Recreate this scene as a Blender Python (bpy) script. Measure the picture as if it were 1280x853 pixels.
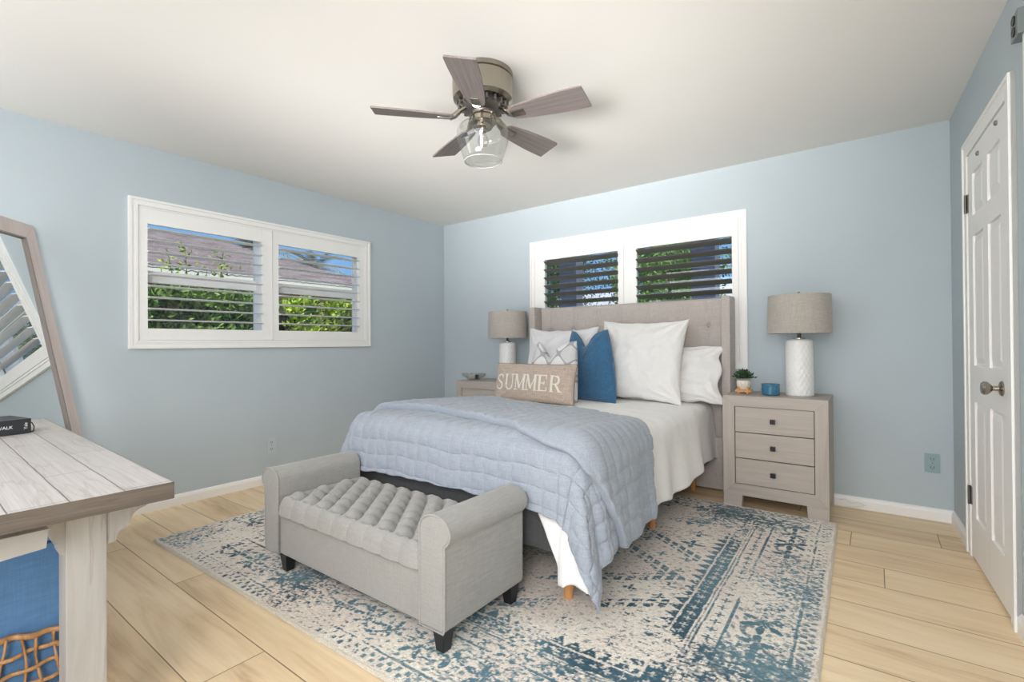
import bpy, bmesh, math, random
import numpy as np
from mathutils import Vector, Matrix, noise

random.seed(7)
rng = np.random.default_rng(7)
PI = math.pi
SC = bpy.context.scene
COL = SC.collection
for _o in list(bpy.data.objects):
    bpy.data.objects.remove(_o)

# ------------------------------------------------------------------ camera
F_PX, YAW, PITCH, ROLL = 607.3127, 0.640810843, 0.00558562356, -0.00742906133
cy_, sy_, cp_, sp_ = math.cos(YAW), math.sin(YAW), math.cos(PITCH), math.sin(PITCH)
fw = Vector((-sy_ * cp_, cy_ * cp_, sp_))
rt = Vector((cy_, sy_, 0))
up = rt.cross(fw)
rt2 = math.cos(ROLL) * rt + math.sin(ROLL) * up
up2 = -math.sin(ROLL) * rt + math.cos(ROLL) * up
cam_data = bpy.data.cameras.new('camera')
cam_data.sensor_width = 36
cam_data.lens = 36 * F_PX / 1280
cam_data.clip_start = 0.02
cam = bpy.data.objects.new('camera', cam_data)
COL.objects.link(cam)
M_ = Matrix.Identity(4)
for i_ in range(3):
    M_[i_][0], M_[i_][1], M_[i_][2] = rt2[i_], up2[i_], -fw[i_]
M_[0][3], M_[1][3], M_[2][3] = 3.89710856, -3.94660147, 1.1032401
cam.matrix_world = M_
SC.camera = cam

# ------------------------------------------------------------------ view, world, lights
SC.view_settings.view_transform = 'Standard'
SC.view_settings.look = 'None'
SC.view_settings.gamma = 1
SC.view_settings.use_curve_mapping = False
SC.view_settings.exposure = 0.06
SKY_STRENGTH = 0.95
SUN_ENERGY = 7.0
REAR_FILL = 33.0
SIDE_FILL = 54.0
HIGH_FILL = 34.0
LEFT_FILL = 20.0
UP_FILL = 15.0
SC.cycles.max_bounces = 10
SC.cycles.diffuse_bounces = 6
SC.cycles.sample_clamp_indirect = 6
SC.cycles.caustics_reflective = False
SC.cycles.caustics_refractive = False

world = bpy.data.worlds.new('sky')
SC.world = world
world.use_nodes = True
wn, wl = world.node_tree.nodes, world.node_tree.links
bgn = wn['Background']
wtc = wn.new('ShaderNodeTexCoord')
wsep = wn.new('ShaderNodeSeparateXYZ')
wrp = wn.new('ShaderNodeValToRGB')
wrp.color_ramp.elements[0].position = 0.0
wrp.color_ramp.elements[0].color = (0.30, 0.58, 0.95, 1)
wrp.color_ramp.elements[1].position = 0.7
wrp.color_ramp.elements[1].color = (0.09, 0.27, 0.72, 1)
wl.new(wtc.outputs['Generated'], wsep.inputs[0])
wl.new(wsep.outputs['Z'], wrp.inputs[0])
wl.new(wrp.outputs[0], bgn.inputs['Color'])
bgn.inputs['Strength'].default_value = SKY_STRENGTH


def area(name, loc, target, sx, sy, power, color=(1, 1, 1), spread=180):
    l = bpy.data.lights.new(name, 'AREA')
    l.shape = 'RECTANGLE'
    l.size, l.size_y, l.energy, l.color = sx, sy, power, color
    l.spread = math.radians(spread)
    o = bpy.data.objects.new(name, l)
    o.location = loc
    o.rotation_euler = (Vector(target) - Vector(loc)).to_track_quat('-Z', 'Y').to_euler()
    COL.objects.link(o)
    return o


sun_d = bpy.data.lights.new('sun', 'SUN')
sun_d.energy = SUN_ENERGY
sun_d.angle = 0.01
sun_d.color = (1.0, 0.95, 0.86)
sun = bpy.data.objects.new('sun', sun_d)
sun.rotation_euler = Vector((-1.0, 0.22, -2.1)).to_track_quat('-Z', 'Y').to_euler()
COL.objects.link(sun)
area('rear_fill', (2.3, -5.35, 1.25), (2.2, 0, 1.2), 3.9, 2.2, REAR_FILL, (1.0, 0.975, 0.945))  # added fill from behind the camera, no known window there
area('side_fill', (4.1, -4.9, 1.6), (1.0, -1.5, 1.2), 0.8, 1.4, SIDE_FILL, (1.0, 0.975, 0.945))  # added fill from the rear right, stands for no known source
area('high_fill', (2.4, -4.7, 2.36), (2.2, -2.2, 0.3), 3.2, 0.8, HIGH_FILL, (1.0, 0.975, 0.945))  # added overhead fill behind the camera
area('ceiling_bounce_fill', (3.0, -5.0, 1.0), (1.95, -.9, 2.44), 2.6, 0.5, UP_FILL, (1.0, 0.975, 0.945), 33)  # added fill that brightens the ceiling
area('left_fill', (.15, -4.6, 1.3), (3.6, -2.0, 0.9), 1.3, 1.5, LEFT_FILL, (1.0, 0.975, 0.945))  # added fill from the rear left, no known window there


# ------------------------------------------------------------------ material helpers
def mat(name, color, rough=0.6, metal=0.0, var=0.0, scale=20.0, stretch=(1, 1, 1), bump=0.0, bscale=None,
        spec=0.5, color2=None, detail=4.0, sheen=0.0, coord='Object', bstretch=None):
    m = bpy.data.materials.new(name)
    m.use_nodes = True
    nt = m.node_tree
    n, l = nt.nodes, nt.links
    b = n['Principled BSDF']
    b.inputs['Roughness'].default_value = rough
    b.inputs['Metallic'].default_value = metal
    b.inputs['Specular IOR Level'].default_value = spec
    b.inputs['Base Color'].default_value = (*color, 1)
    if sheen:
        b.inputs['Sheen Weight'].default_value = sheen
    tc = n.new('ShaderNodeTexCoord')
    mp = n.new('ShaderNodeMapping')
    mp.inputs['Scale'].default_value = stretch
    l.new(tc.outputs[coord], mp.inputs[0])
    nz = n.new('ShaderNodeTexNoise')
    nz.inputs['Scale'].default_value = scale
    nz.inputs['Detail'].default_value = detail
    l.new(mp.outputs[0], nz.inputs['Vector'])
    if var or color2:
        c2 = color2 or tuple(max(0, c * (1 - var)) for c in color)
        c1 = color if color2 else tuple(min(1, c * (1 + var)) for c in color)
        r = n.new('ShaderNodeValToRGB')
        r.color_ramp.elements[0].position, r.color_ramp.elements[1].position = 0.32, 0.68
        r.color_ramp.elements[0].color, r.color_ramp.elements[1].color = (*c2, 1), (*c1, 1)
        l.new(nz.outputs['Fac'], r.inputs[0])
        l.new(r.outputs[0], b.inputs['Base Color'])
    if bump:
        nb = n.new('ShaderNodeTexNoise')
        nb.inputs['Scale'].default_value = bscale or scale
        nb.inputs['Detail'].default_value = 3
        mp2 = n.new('ShaderNodeMapping')
        mp2.inputs['Scale'].default_value = bstretch or stretch
        l.new(tc.outputs[coord], mp2.inputs[0])
        l.new(mp2.outputs[0], nb.inputs['Vector'])
        bp = n.new('ShaderNodeBump')
        bp.inputs['Strength'].default_value = bump
        bp.inputs['Distance'].default_value = 0.01
        l.new(nb.outputs['Fac'], bp.inputs['Height'])
        l.new(bp.outputs[0], b.inputs['Normal'])
    return m


def weave(name, color, amount=0.12, scale=420, rough=0.9, sheen=0.2, color2=None, big=0.05):
    """woven cloth: two crossed wave textures over a slow tone drift"""
    m = bpy.data.materials.new(name)
    m.use_nodes = True
    nt = m.node_tree
    n, l = nt.nodes, nt.links
    b = n['Principled BSDF']
    b.inputs['Roughness'].default_value = rough
    b.inputs['Specular IOR Level'].default_value = 0.2
    b.inputs['Sheen Weight'].default_value = sheen
    tc = n.new('ShaderNodeTexCoord')
    acc = None
    for i, st in enumerate([(1, 1, .06), (.06, .06, 1), (1, .06, .5)]):
        mp = n.new('ShaderNodeMapping')
        mp.inputs['Scale'].default_value = st
        nz = n.new('ShaderNodeTexNoise')
        nz.inputs['Scale'].default_value = scale * .6
        nz.inputs['Detail'].default_value = 2
        l.new(tc.outputs['Object'], mp.inputs[0])
        l.new(mp.outputs[0], nz.inputs['Vector'])
        if acc is None:
            acc = nz.outputs['Fac']
        else:
            a = n.new('ShaderNodeMath')
            a.operation = 'ADD'
            l.new(acc, a.inputs[0])
            l.new(nz.outputs['Fac'], a.inputs[1])
            acc = a.outputs[0]
    mr = n.new('ShaderNodeMapRange')
    mr.inputs['From Min'].default_value = 1.1
    mr.inputs['From Max'].default_value = 1.9
    l.new(acc, mr.inputs['Value'])
    r = n.new('ShaderNodeMix')
    r.data_type = 'RGBA'
    r.inputs[6].default_value = (*[c * (1 - amount) for c in (color2 or color)], 1)
    r.inputs[7].default_value = (*[min(1, c * (1 + amount)) for c in color], 1)
    l.new(mr.outputs[0], r.inputs[0])
    slow = n.new('ShaderNodeTexNoise')
    slow.inputs['Scale'].default_value = 6
    l.new(tc.outputs['Object'], slow.inputs['Vector'])
    mr2 = n.new('ShaderNodeMapRange')
    mr2.inputs['To Min'].default_value = 1 - big
    mr2.inputs['To Max'].default_value = 1 + big
    l.new(slow.outputs['Fac'], mr2.inputs['Value'])
    hs = n.new('ShaderNodeHueSaturation')
    l.new(mr2.outputs[0], hs.inputs['Value'])
    l.new(r.outputs[2], hs.inputs['Color'])
    l.new(hs.outputs[0], b.inputs['Base Color'])
    bp = n.new('ShaderNodeBump')
    bp.inputs['Strength'].default_value = .25
    bp.inputs['Distance'].default_value = .002
    l.new(mr.outputs[0], bp.inputs['Height'])
    l.new(bp.outputs[0], b.inputs['Normal'])
    return m


def wood(name, c1, c2, axis=0, scale=3.0, rough=0.5, crack=0.0, ccol=(.1, .08, .06), bump=0.2, lines=18.0):
    """grain running along the given axis, with optional dark cracks"""
    m = bpy.data.materials.new(name)
    m.use_nodes = True
    nt = m.node_tree
    n, l = nt.nodes, nt.links
    b = n['Principled BSDF']
    b.inputs['Roughness'].default_value = rough
    tc = n.new('ShaderNodeTexCoord')
    mp = n.new('ShaderNodeMapping')
    st = [lines, lines, lines]
    st[axis] = 1.0
    mp.inputs['Scale'].default_value = st
    l.new(tc.outputs['Object'], mp.inputs[0])
    nz = n.new('ShaderNodeTexNoise')
    nz.inputs['Scale'].default_value = scale
    nz.inputs['Detail'].default_value = 8
    nz.inputs['Roughness'].default_value = .65
    nz.inputs['Distortion'].default_value = .4
    l.new(mp.outputs[0], nz.inputs['Vector'])
    r = n.new('ShaderNodeValToRGB')
    r.color_ramp.elements[0].position, r.color_ramp.elements[1].position = .3, .7
    r.color_ramp.elements[0].color, r.color_ramp.elements[1].color = (*c2, 1), (*c1, 1)
    l.new(nz.outputs['Fac'], r.inputs[0])
    col = r.outputs[0]
    if crack:
        mp2 = n.new('ShaderNodeMapping')
        st2 = [9, 9, 9]
        st2[axis] = .8
        mp2.inputs['Scale'].default_value = st2
        l.new(tc.outputs['Object'], mp2.inputs[0])
        n2 = n.new('ShaderNodeTexNoise')
        n2.inputs['Scale'].default_value = 1.3
        n2.inputs['Detail'].default_value = 6
        l.new(mp2.outputs[0], n2.inputs['Vector'])
        r2 = n.new('ShaderNodeValToRGB')
        e = r2.color_ramp.elements
        e[0].position, e[0].color = .49, (0, 0, 0, 1)
        e[1].position, e[1].color = .5, (1, 1, 1, 1)
        e3 = e.new(.515)
        e3.color = (0, 0, 0, 1)
        l.new(n2.outputs['Fac'], r2.inputs[0])
        mk = n.new('ShaderNodeMath')
        mk.operation = 'MULTIPLY'
        mk.inputs[1].default_value = crack
        l.new(r2.outputs[0], mk.inputs[0])
        mx = n.new('ShaderNodeMix')
        mx.data_type = 'RGBA'
        mx.inputs[7].default_value = (*ccol, 1)
        l.new(mk.outputs[0], mx.inputs[0])
        l.new(col, mx.inputs[6])
        col = mx.outputs[2]
    l.new(col, b.inputs['Base Color'])
    bp = n.new('ShaderNodeBump')
    bp.inputs['Strength'].default_value = bump
    bp.inputs['Distance'].default_value = .003
    l.new(nz.outputs['Fac'], bp.inputs['Height'])
    l.new(bp.outputs[0], b.inputs['Normal'])
    return m


# ------------------------------------------------------------------ mesh helpers
def tag(o, label=None, cat=None, group=None, kind=None):
    if label: o['label'] = label
    if cat: o['category'] = cat
    if group: o['group'] = group
    if kind: o['kind'] = kind
    return o


def empty(name, loc=(0, 0, 0), rz=0.0, label=None, cat=None, group=None, kind=None):
    o = bpy.data.objects.new(name, None)
    o.location = loc
    o.rotation_euler = (0, 0, rz)
    o.empty_display_size = .1
    COL.objects.link(o)
    return tag(o, label, cat, group, kind)


def link(name, me, m, parent=None, smooth=False):
    for x in (m if isinstance(m, (list, tuple)) else [m]):
        me.materials.append(x)
    if smooth:
        me.polygons.foreach_set('use_smooth', [True] * len(me.polygons))
    o = bpy.data.objects.new(name, me)
    COL.objects.link(o)
    if parent is not None:
        o.parent = parent
    return o


class MB:
    """collects shapes into one mesh"""

    def __init__(s):
        s.v, s.f, s.mi = [], [], []

    def add(s, v, f, mi=0):
        k = len(s.v)
        s.v += [tuple(p) for p in v]
        s.f += [tuple(i + k for i in q) for q in f]
        s.mi += [mi] * len(f)
        return s

    def box(s, x0, x1, y0, y1, z0, z1, mi=0, bev=0.0):
        x0, x1 = min(x0, x1), max(x0, x1)
        y0, y1 = min(y0, y1), max(y0, y1)
        z0, z1 = min(z0, z1), max(z0, z1)
        if bev > 0:
            bm = bmesh.new()
            bmesh.ops.create_cube(bm, size=1)
            for v in bm.verts:
                v.co = Vector((x0 + (v.co.x + .5) * (x1 - x0), y0 + (v.co.y + .5) * (y1 - y0), z0 + (v.co.z + .5) * (z1 - z0)))
            bmesh.ops.bevel(bm, geom=bm.edges[:], offset=bev, segments=2, profile=.7, affect='EDGES')
            bm.verts.index_update()
            s.add([v.co[:] for v in bm.verts], [[v.index for v in f.verts] for f in bm.faces], mi)
            bm.free()
            return s
        v = [(x0, y0, z0), (x1, y0, z0), (x1, y1, z0), (x0, y1, z0), (x0, y0, z1), (x1, y0, z1), (x1, y1, z1), (x0, y1, z1)]
        return s.add(v, [(0, 3, 2, 1), (4, 5, 6, 7), (0, 1, 5, 4), (1, 2, 6, 5), (2, 3, 7, 6), (3, 0, 4, 7)], mi)

    def lathe(s, prof, c=(0, 0, 0), n=40, mi=0, closed=False):
        v, f = [], []
        for (r, z) in prof:
            for k in range(n):
                a = 2 * PI * k / n
                v.append((c[0] + r * math.cos(a), c[1] + r * math.sin(a), c[2] + z))
        m = len(prof)
        for i in range(m - 1 + (1 if closed else 0)):
            j = (i + 1) % m
            for k in range(n):
                q = (k + 1) % n
                f.append((i * n + k, i * n + q, j * n + q, j * n + k))
        if not closed:
            if prof[0][0] > 1e-5: f.append(tuple(reversed(range(n))))
            if prof[-1][0] > 1e-5: f.append(tuple((m - 1) * n + k for k in range(n)))
        return s.add(v, f, mi)

    def prism(s, pts, a0, a1, axis='x', mi=0):
        """extrude a 2-D outline along an axis; pts = the other two coordinates in order"""
        n = len(pts)

        def P(p, a):
            return {'x': (a, p[0], p[1]), 'y': (p[0], a, p[1]), 'z': (p[0], p[1], a)}[axis]
        v = [P(p, a0) for p in pts] + [P(p, a1) for p in pts]
        f = [tuple(range(n)), tuple(reversed(range(n, 2 * n)))]
        for i in range(n):
            j = (i + 1) % n
            f.append((i, i + n, j + n, j))
        return s.add(v, f, mi)

    def tube(s, pts, r, n=8, mi=0, closed=False, flat=1.0):
        pts = [Vector(p) for p in pts]
        m = len(pts)
        rr = r if isinstance(r, (list, tuple)) else [r] * m
        v, f = [], []
        prev = None
        for i, p in enumerate(pts):
            if closed:
                t = pts[(i + 1) % m] - pts[i - 1]
            else:
                t = pts[min(i + 1, m - 1)] - pts[max(i - 1, 0)]
            t = t.normalized() if t.length > 1e-9 else Vector((0, 0, 1))
            ref = prev if prev is not None else (Vector((0, 0, 1)) if abs(t.z) < .9 else Vector((1, 0, 0)))
            a = (ref - t * ref.dot(t))
            a = a.normalized() if a.length > 1e-6 else t.orthogonal().normalized()
            prev = a
            b = t.cross(a)
            for k in range(n):
                an = 2 * PI * k / n
                v.append(p + (a * math.cos(an) + b * math.sin(an) * flat) * rr[i])
        for i in range(m - 1 + (1 if closed else 0)):
            j = (i + 1) % m
            for k in range(n):
                q = (k + 1) % n
                f.append((i * n + k, i * n + q, j * n + q, j * n + k))
        if not closed:
            f.append(tuple(reversed(range(n))))
            f.append(tuple((m - 1) * n + k for k in range(n)))
        return s.add(v, f, mi)

    def build(s, name, m, parent=None, smooth=False, loc=None, bevel=0.0, ang=None, norm=True):
        me = bpy.data.meshes.new(name)
        me.from_pydata(s.v, [], s.f)
        me.polygons.foreach_set('material_index', s.mi)
        if norm:
            bm = bmesh.new()
            bm.from_mesh(me)
            bmesh.ops.recalc_face_normals(bm, faces=bm.faces[:])
            bm.to_mesh(me)
            bm.free()
        me.update()
        o = link(name, me, m, parent, smooth)
        if smooth and ang is not None:
            me.set_sharp_from_angle(angle=math.radians(ang))
        if loc is not None:
            o.location = loc
        if bevel:
            b = o.modifiers.new('bevel', 'BEVEL')
            b.width, b.segments, b.limit_method = bevel, 2, 'ANGLE'
        return o


def grid_mesh(name, P, m, parent=None, smooth=True, wrap_u=False):
    """P: array (nu, nv, 3)"""
    nu, nv = P.shape[:2]
    me = bpy.data.meshes.new(name)
    idx = np.arange(nu * nv).reshape(nu, nv)
    if wrap_u:
        a = idx
        b = np.roll(idx, -1, 0)
    else:
        a, b = idx[:-1], idx[1:]
    q = np.stack([a[:, :-1], b[:, :-1], b[:, 1:], a[:, 1:]], -1).reshape(-1, 4)
    me.from_pydata(P.reshape(-1, 3).tolist(), [], q.tolist())
    me.update()
    return link(name, me, m, parent, smooth)


def structure(o, label=None, cat=None):
    return tag(o, label, cat, kind='structure')


def copy_tree(o, parent=None):
    c = o.copy()
    COL.objects.link(c)
    if parent is not None:
        c.parent = parent
    for ch in [x for x in bpy.data.objects if x.parent == o]:
        copy_tree(ch, c)
    return c


def N3(x, y, z=0.0):
    return noise.noise(Vector((x, y, z)))


# ------------------------------------------------------------------ materials
M_wall = mat('blue_wall_paint', (0.485, 0.548, 0.582), .85, var=.012, scale=3, bump=.04, bscale=160, spec=.25)
M_ceil = mat('ceiling_paint', (0.80, 0.785, 0.755), .95, var=.008, scale=2, bump=.03, bscale=120, spec=.1)
M_trim = mat('white_trim_paint', (0.87, 0.86, 0.84), .45, var=.01, scale=5)
M_door = mat('white_door_paint', (0.88, 0.865, 0.845), .5, var=.01, scale=5)
M_louver_white = mat('white_louver_paint', (0.80, 0.80, 0.79), .5, var=.01, scale=5)
M_louver_shaded = mat('shaded_louver', (0.105, 0.098, 0.098), .5, var=.06, scale=8, stretch=(.3, 4, 4))  # shade on the louver undersides is put into this dark colour
M_nickel = mat('brushed_nickel', (0.36, 0.325, 0.275), .24, 1.0, var=.06, scale=40, stretch=(1, 1, .05))
M_darkmetal = mat('aged_metal', (0.16, 0.15, 0.14), .45, .8, var=.1)
M_black = mat('black_lacquer', (0.012, 0.012, 0.013), .35)
M_white_ceramic = mat('white_ceramic', (0.80, 0.79, 0.77), .35)
M_linen = weave('grey_lamp_linen', (0.42, 0.385, 0.345), .18, 500)
M_headboard = weave('beige_headboard_linen', (0.46, 0.415, 0.385), .13, 420)
M_bench = weave('pale_grey_upholstery', (0.32, 0.315, 0.30), .10, 520)
M_base = weave('charcoal_bed_fabric', (0.085, 0.085, 0.088), .2, 400)
M_duvet = weave('white_cotton', (0.88, 0.87, 0.85), .015, 500, sheen=.1, big=.01)
M_quilt = weave('blue_grey_linen', (0.335, 0.37, 0.43), .09, 420, color2=(.32, .35, .395))
M_sham = weave('white_linen', (0.80, 0.785, 0.765), .03, 450, big=.015)
M_sham2 = weave('cool_white_cotton', (0.72, 0.71, 0.72), .03, 450, big=.015)
M_blue = weave('deep_blue_velvet', (0.040, 0.125, 0.235), .25, 380, sheen=.35)
M_burlap = weave('tan_burlap', (0.46, 0.375, 0.31), .20, 330)
M_lettering = weave('cream_lettering', (0.74, 0.69, 0.61), .08, 400)
M_greige = wood('grey_washed_wood', (0.49, 0.435, 0.385), (0.39, 0.34, 0.30), 0, 2.2, .55, lines=22)
M_greige_v = wood('grey_washed_wood_upright', (0.49, 0.435, 0.385), (0.39, 0.34, 0.30), 2, 2.2, .55, lines=22)
M_gap = mat('dark_gap', (0.05, 0.042, 0.038), .8)
M_orangewood = wood('orange_beech', (0.66, 0.32, 0.12), (0.52, 0.23, 0.08), 2, 2, .4)
M_blade = wood('weathered_blade_wood', (0.215, 0.185, 0.178), (0.12, 0.10, 0.095), 0, 3, .55, lines=26)
M_mirror_frame = wood('pinkish_washed_wood', (0.74, 0.65, 0.62), (0.61, 0.52, 0.49), 2, 2, .55, lines=22)
M_glass = bpy.data.materials.new('clear_glass')
M_glass.use_nodes = True
_g = M_glass.node_tree.nodes['Principled BSDF']
_g.inputs['Transmission Weight'].default_value = 1
_g.inputs['Roughness'].default_value = 0.02
_g.inputs['IOR'].default_value = 1.3
_g.inputs['Base Color'].default_value = (.97, .98, .98, 1)


def thin_glass(name, tint, refl=.05):
    m = bpy.data.materials.new(name)
    m.use_nodes = True
    n, l = m.node_tree.nodes, m.node_tree.links
    n.remove(n['Principled BSDF'])
    t = n.new('ShaderNodeBsdfTransparent')
    t.inputs[0].default_value = (*tint, 1)
    g = n.new('ShaderNodeBsdfGlossy')
    g.inputs['Roughness'].default_value = .02
    lw = n.new('ShaderNodeLayerWeight')
    lw.inputs['Blend'].default_value = .25
    fr = n.new('ShaderNodeMath')
    fr.operation = 'MULTIPLY_ADD'
    fr.inputs[1].default_value = .32
    fr.inputs[2].default_value = refl * .5
    l.new(lw.outputs['Facing'], fr.inputs[0])
    mx = n.new('ShaderNodeMixShader')
    l.new(fr.outputs[0], mx.inputs[0])
    l.new(t.outputs[0], mx.inputs[1])
    l.new(g.outputs[0], mx.inputs[2])
    l.new(mx.outputs[0], n['Material Output'].inputs[0])
    return m


M_pane = thin_glass('window_glass', (.97, .98, .98))
M_shade_glass = thin_glass('shade_glass', (.92, .93, .92), .12)
M_blue_glass = mat('teal_blue_glass', (0.03, 0.16, 0.26), .12, spec=.8, var=.2, scale=60)
M_mirror = mat('mirror_silver', (0.90, 0.92, 0.92), .01, 1.0)


# ------------------------------------------------------------------ floor material
def floor_material():
    m = bpy.data.materials.new('oak_planks')
    m.use_nodes = True
    n, l = m.node_tree.nodes, m.node_tree.links
    b = n['Principled BSDF']
    b.inputs['Roughness'].default_value = .42
    b.inputs['Specular IOR Level'].default_value = .35

    def math_(op, a, c=None, d=None):
        q = n.new('ShaderNodeMath')
        q.operation = op
        for i, x in enumerate((a, c, d)):
            if x is None: continue
            if isinstance(x, (int, float)): q.inputs[i].default_value = x
            else: l.new(x, q.inputs[i])
        return q.outputs[0]
    tc = n.new('ShaderNodeTexCoord')
    sp = n.new('ShaderNodeSeparateXYZ')
    l.new(tc.outputs['Object'], sp.inputs[0])
    W, L = .2325, 1.52
    yr = math_('DIVIDE', math_('ADD', sp.outputs[1], 10 * W + .0525), W)
    row = math_('FLOOR', yr)
    fy = math_('FRACT', yr)
    wn_ = n.new('ShaderNodeTexWhiteNoise')
    wn_.noise_dimensions = '1D'
    l.new(math_('ADD', row, .37), wn_.inputs['W'])
    xr = math_('ADD', math_('DIVIDE', math_('ADD', sp.outputs[0], 7.0), L), math_('MULTIPLY', wn_.outputs['Value'], 5.0))
    colm = math_('FLOOR', xr)
    fx = math_('FRACT', xr)
    cmb = n.new('ShaderNodeCombineXYZ')
    l.new(row, cmb.inputs[0])
    l.new(colm, cmb.inputs[1])
    rnd = n.new('ShaderNodeTexWhiteNoise')
    rnd.noise_dimensions = '2D'
    l.new(cmb.outputs[0], rnd.inputs['Vector'])
    # grain
    vec = n.new('ShaderNodeCombineXYZ')
    l.new(math_('ADD', math_('MULTIPLY', sp.outputs[0], 1.0), math_('MULTIPLY', rnd.outputs['Value'], 40)), vec.inputs[0])
    l.new(math_('MULTIPLY', sp.outputs[1], 9.0), vec.inputs[1])
    l.new(math_('MULTIPLY', rnd.outputs['Value'], 17), vec.inputs[2])
    g1 = n.new('ShaderNodeTexNoise')
    g1.inputs['Scale'].default_value = 1.3
    g1.inputs['Detail'].default_value = 9
    g1.inputs['Roughness'].default_value = .62
    g1.inputs['Distortion'].default_value = .9
    l.new(vec.outputs[0], g1.inputs['Vector'])
    vec2 = n.new('ShaderNodeCombineXYZ')
    l.new(math_('MULTIPLY', sp.outputs[0], 3.0), vec2.inputs[0])
    l.new(math_('MULTIPLY', sp.outputs[1], 90.0), vec2.inputs[1])
    l.new(rnd.outputs['Value'], vec2.inputs[2])
    g2 = n.new('ShaderNodeTexNoise')
    g2.inputs['Scale'].default_value = 1.0
    g2.inputs['Detail'].default_value = 4
    l.new(vec2.outputs[0], g2.inputs['Vector'])
    gg = math_('ADD', math_('MULTIPLY', g1.outputs['Fac'], .8), math_('MULTIPLY', g2.outputs['Fac'], .2))
    tone = math_('ADD', gg, math_('MULTIPLY', math_('SUBTRACT', rnd.outputs['Value'], .5), .16))
    r = n.new('ShaderNodeValToRGB')
    e = r.color_ramp.elements
    e[0].position, e[0].color = .30, (0.54, 0.375, 0.21, 1)
    e[1].position, e[1].color = .66, (0.87, 0.70, 0.47, 1)
    e2 = e.new(.47)
    e2.color = (0.77, 0.585, 0.365, 1)
    l.new(tone, r.inputs[0])
    # seams
    dy = math_('MULTIPLY', math_('MINIMUM', fy, math_('SUBTRACT', 1, fy)), W)
    dx = math_('MULTIPLY', math_('MINIMUM', fx, math_('SUBTRACT', 1, fx)), L)
    dd = math_('MINIMUM', dx, dy)
    s = n.new('ShaderNodeMapRange')
    s.inputs['From Min'].default_value = .0008
    s.inputs['From Max'].default_value = .0028
    l.new(dd, s.inputs['Value'])
    mx = n.new('ShaderNodeMix')
    mx.data_type = 'RGBA'
    mx.inputs[6].default_value = (.22, .13, .07, 1)
    l.new(s.outputs[0], mx.inputs[0])
    l.new(r.outputs[0], mx.inputs[7])
    l.new(mx.outputs[2], b.inputs['Base Color'])
    bp = n.new('ShaderNodeBump')
    bp.inputs['Strength'].default_value = .25
    bp.inputs['Distance'].default_value = .002
    l.new(math_('ADD', s.outputs[0], math_('MULTIPLY', gg, .3)), bp.inputs['Height'])
    l.new(bp.outputs[0], b.inputs['Normal'])
    return m


# ------------------------------------------------------------------ room
W, H, SK = 4.27502, 2.44, 0.0439288
YF = -5.4          # wall behind the camera
T = 0.15
structure(MB().box(-T, W + .6, YF - T, T, -.12, 0).build('floor', floor_material()), 'light oak plank floor', 'floor')
structure(MB().box(-T, W + .6, YF - T, T, H, H + .15).build('ceiling', M_ceil), 'smooth white ceiling', 'ceiling')
# window holes (inside edge of casings)
LW = dict(a0=-2.905, a1=-1.018, z0=1.087, z1=2.09)   # left wall window, along y
BW = dict(a0=1.195, a1=3.145, z0=0.90, z1=2.093)     # back wall window, along x
CAS = .052


def wall_with_hole(name, axis, lo, hi, w, label):
    a0, a1, z0, z1 = w['a0'] + CAS, w['a1'] - CAS, w['z0'] + CAS, w['z1'] - CAS
    m = MB()
    for (p, q, r, s) in ((lo, a0, 0, H), (a1, hi, 0, H), (a0, a1, 0, z0), (a0, a1, z1, H)):
        if axis == 'y':
            m.box(-T, 0, p, q, r, s)
        else:
            m.box(p, q, 0, T, r, s)
    return structure(m.build(name, M_wall), label, 'wall')


wall_with_hole('wall_left', 'y', YF - T, T, LW, 'pale blue left wall with the wide shuttered window')
wall_with_hole('wall_back', 'x', 0, W, BW, 'pale blue back wall behind the bed')
RW = empty('wall_right', (W, 0, 0), PI / 2 + SK, 'pale blue right wall with the white door', 'wall', kind='structure')
# local x: towards the corner (so -x comes to the camera), local y: into the room
MB().box(-5.55, .15, -T, 0, 0, H).build('wall_surface', M_wall, RW)
fr = MB()
fr.box(0, .25, YF - T, YF, 0, H).box(4.35, W + .6, YF - T, YF, 0, H).box(.25, 4.35, YF - T, YF, 2.35, H)  # unseen wall; its wide opening is added for the light
structure(fr.build('wall_front', M_wall), 'blue wall behind the camera with a wide opening added to let light in', 'wall')


def rb(m, s0, s1, d0, d1, z0, z1, **k):
    """box on the right wall: s = distance from the corner, d = distance into the room"""
    return m.box(-s1, -s0, d0, d1, z0, z1, **k)


# baseboards (profiled)
BP = [(0, 0), (.016, 0), (.016, .050), (.012, .062), (.006, .072), (0, .074)]
structure(MB().prism(BP, YF, -.0, 'y').build('baseboard_left', M_trim), 'white baseboard along the left wall', 'baseboard')
structure(MB().prism([(-p, z) for p, z in BP], .0, W - .0, 'x').build('baseboard_back', M_trim), 'white baseboard along the back wall', 'baseboard')
bb = MB()
for s0, s1 in ((0, .478), (1.345, 5.0)):
    bb.prism([(d, z) for d, z in BP], -s1, -s0, 'x')
bb = bb.build('baseboard_right', M_trim, None)
bb.matrix_world = Matrix.Translation((W, 0, 0)) @ Matrix.Rotation(PI / 2 + SK, 4, 'Z')
structure(bb, 'white baseboard along the right wall either side of the door', 'baseboard')


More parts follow.
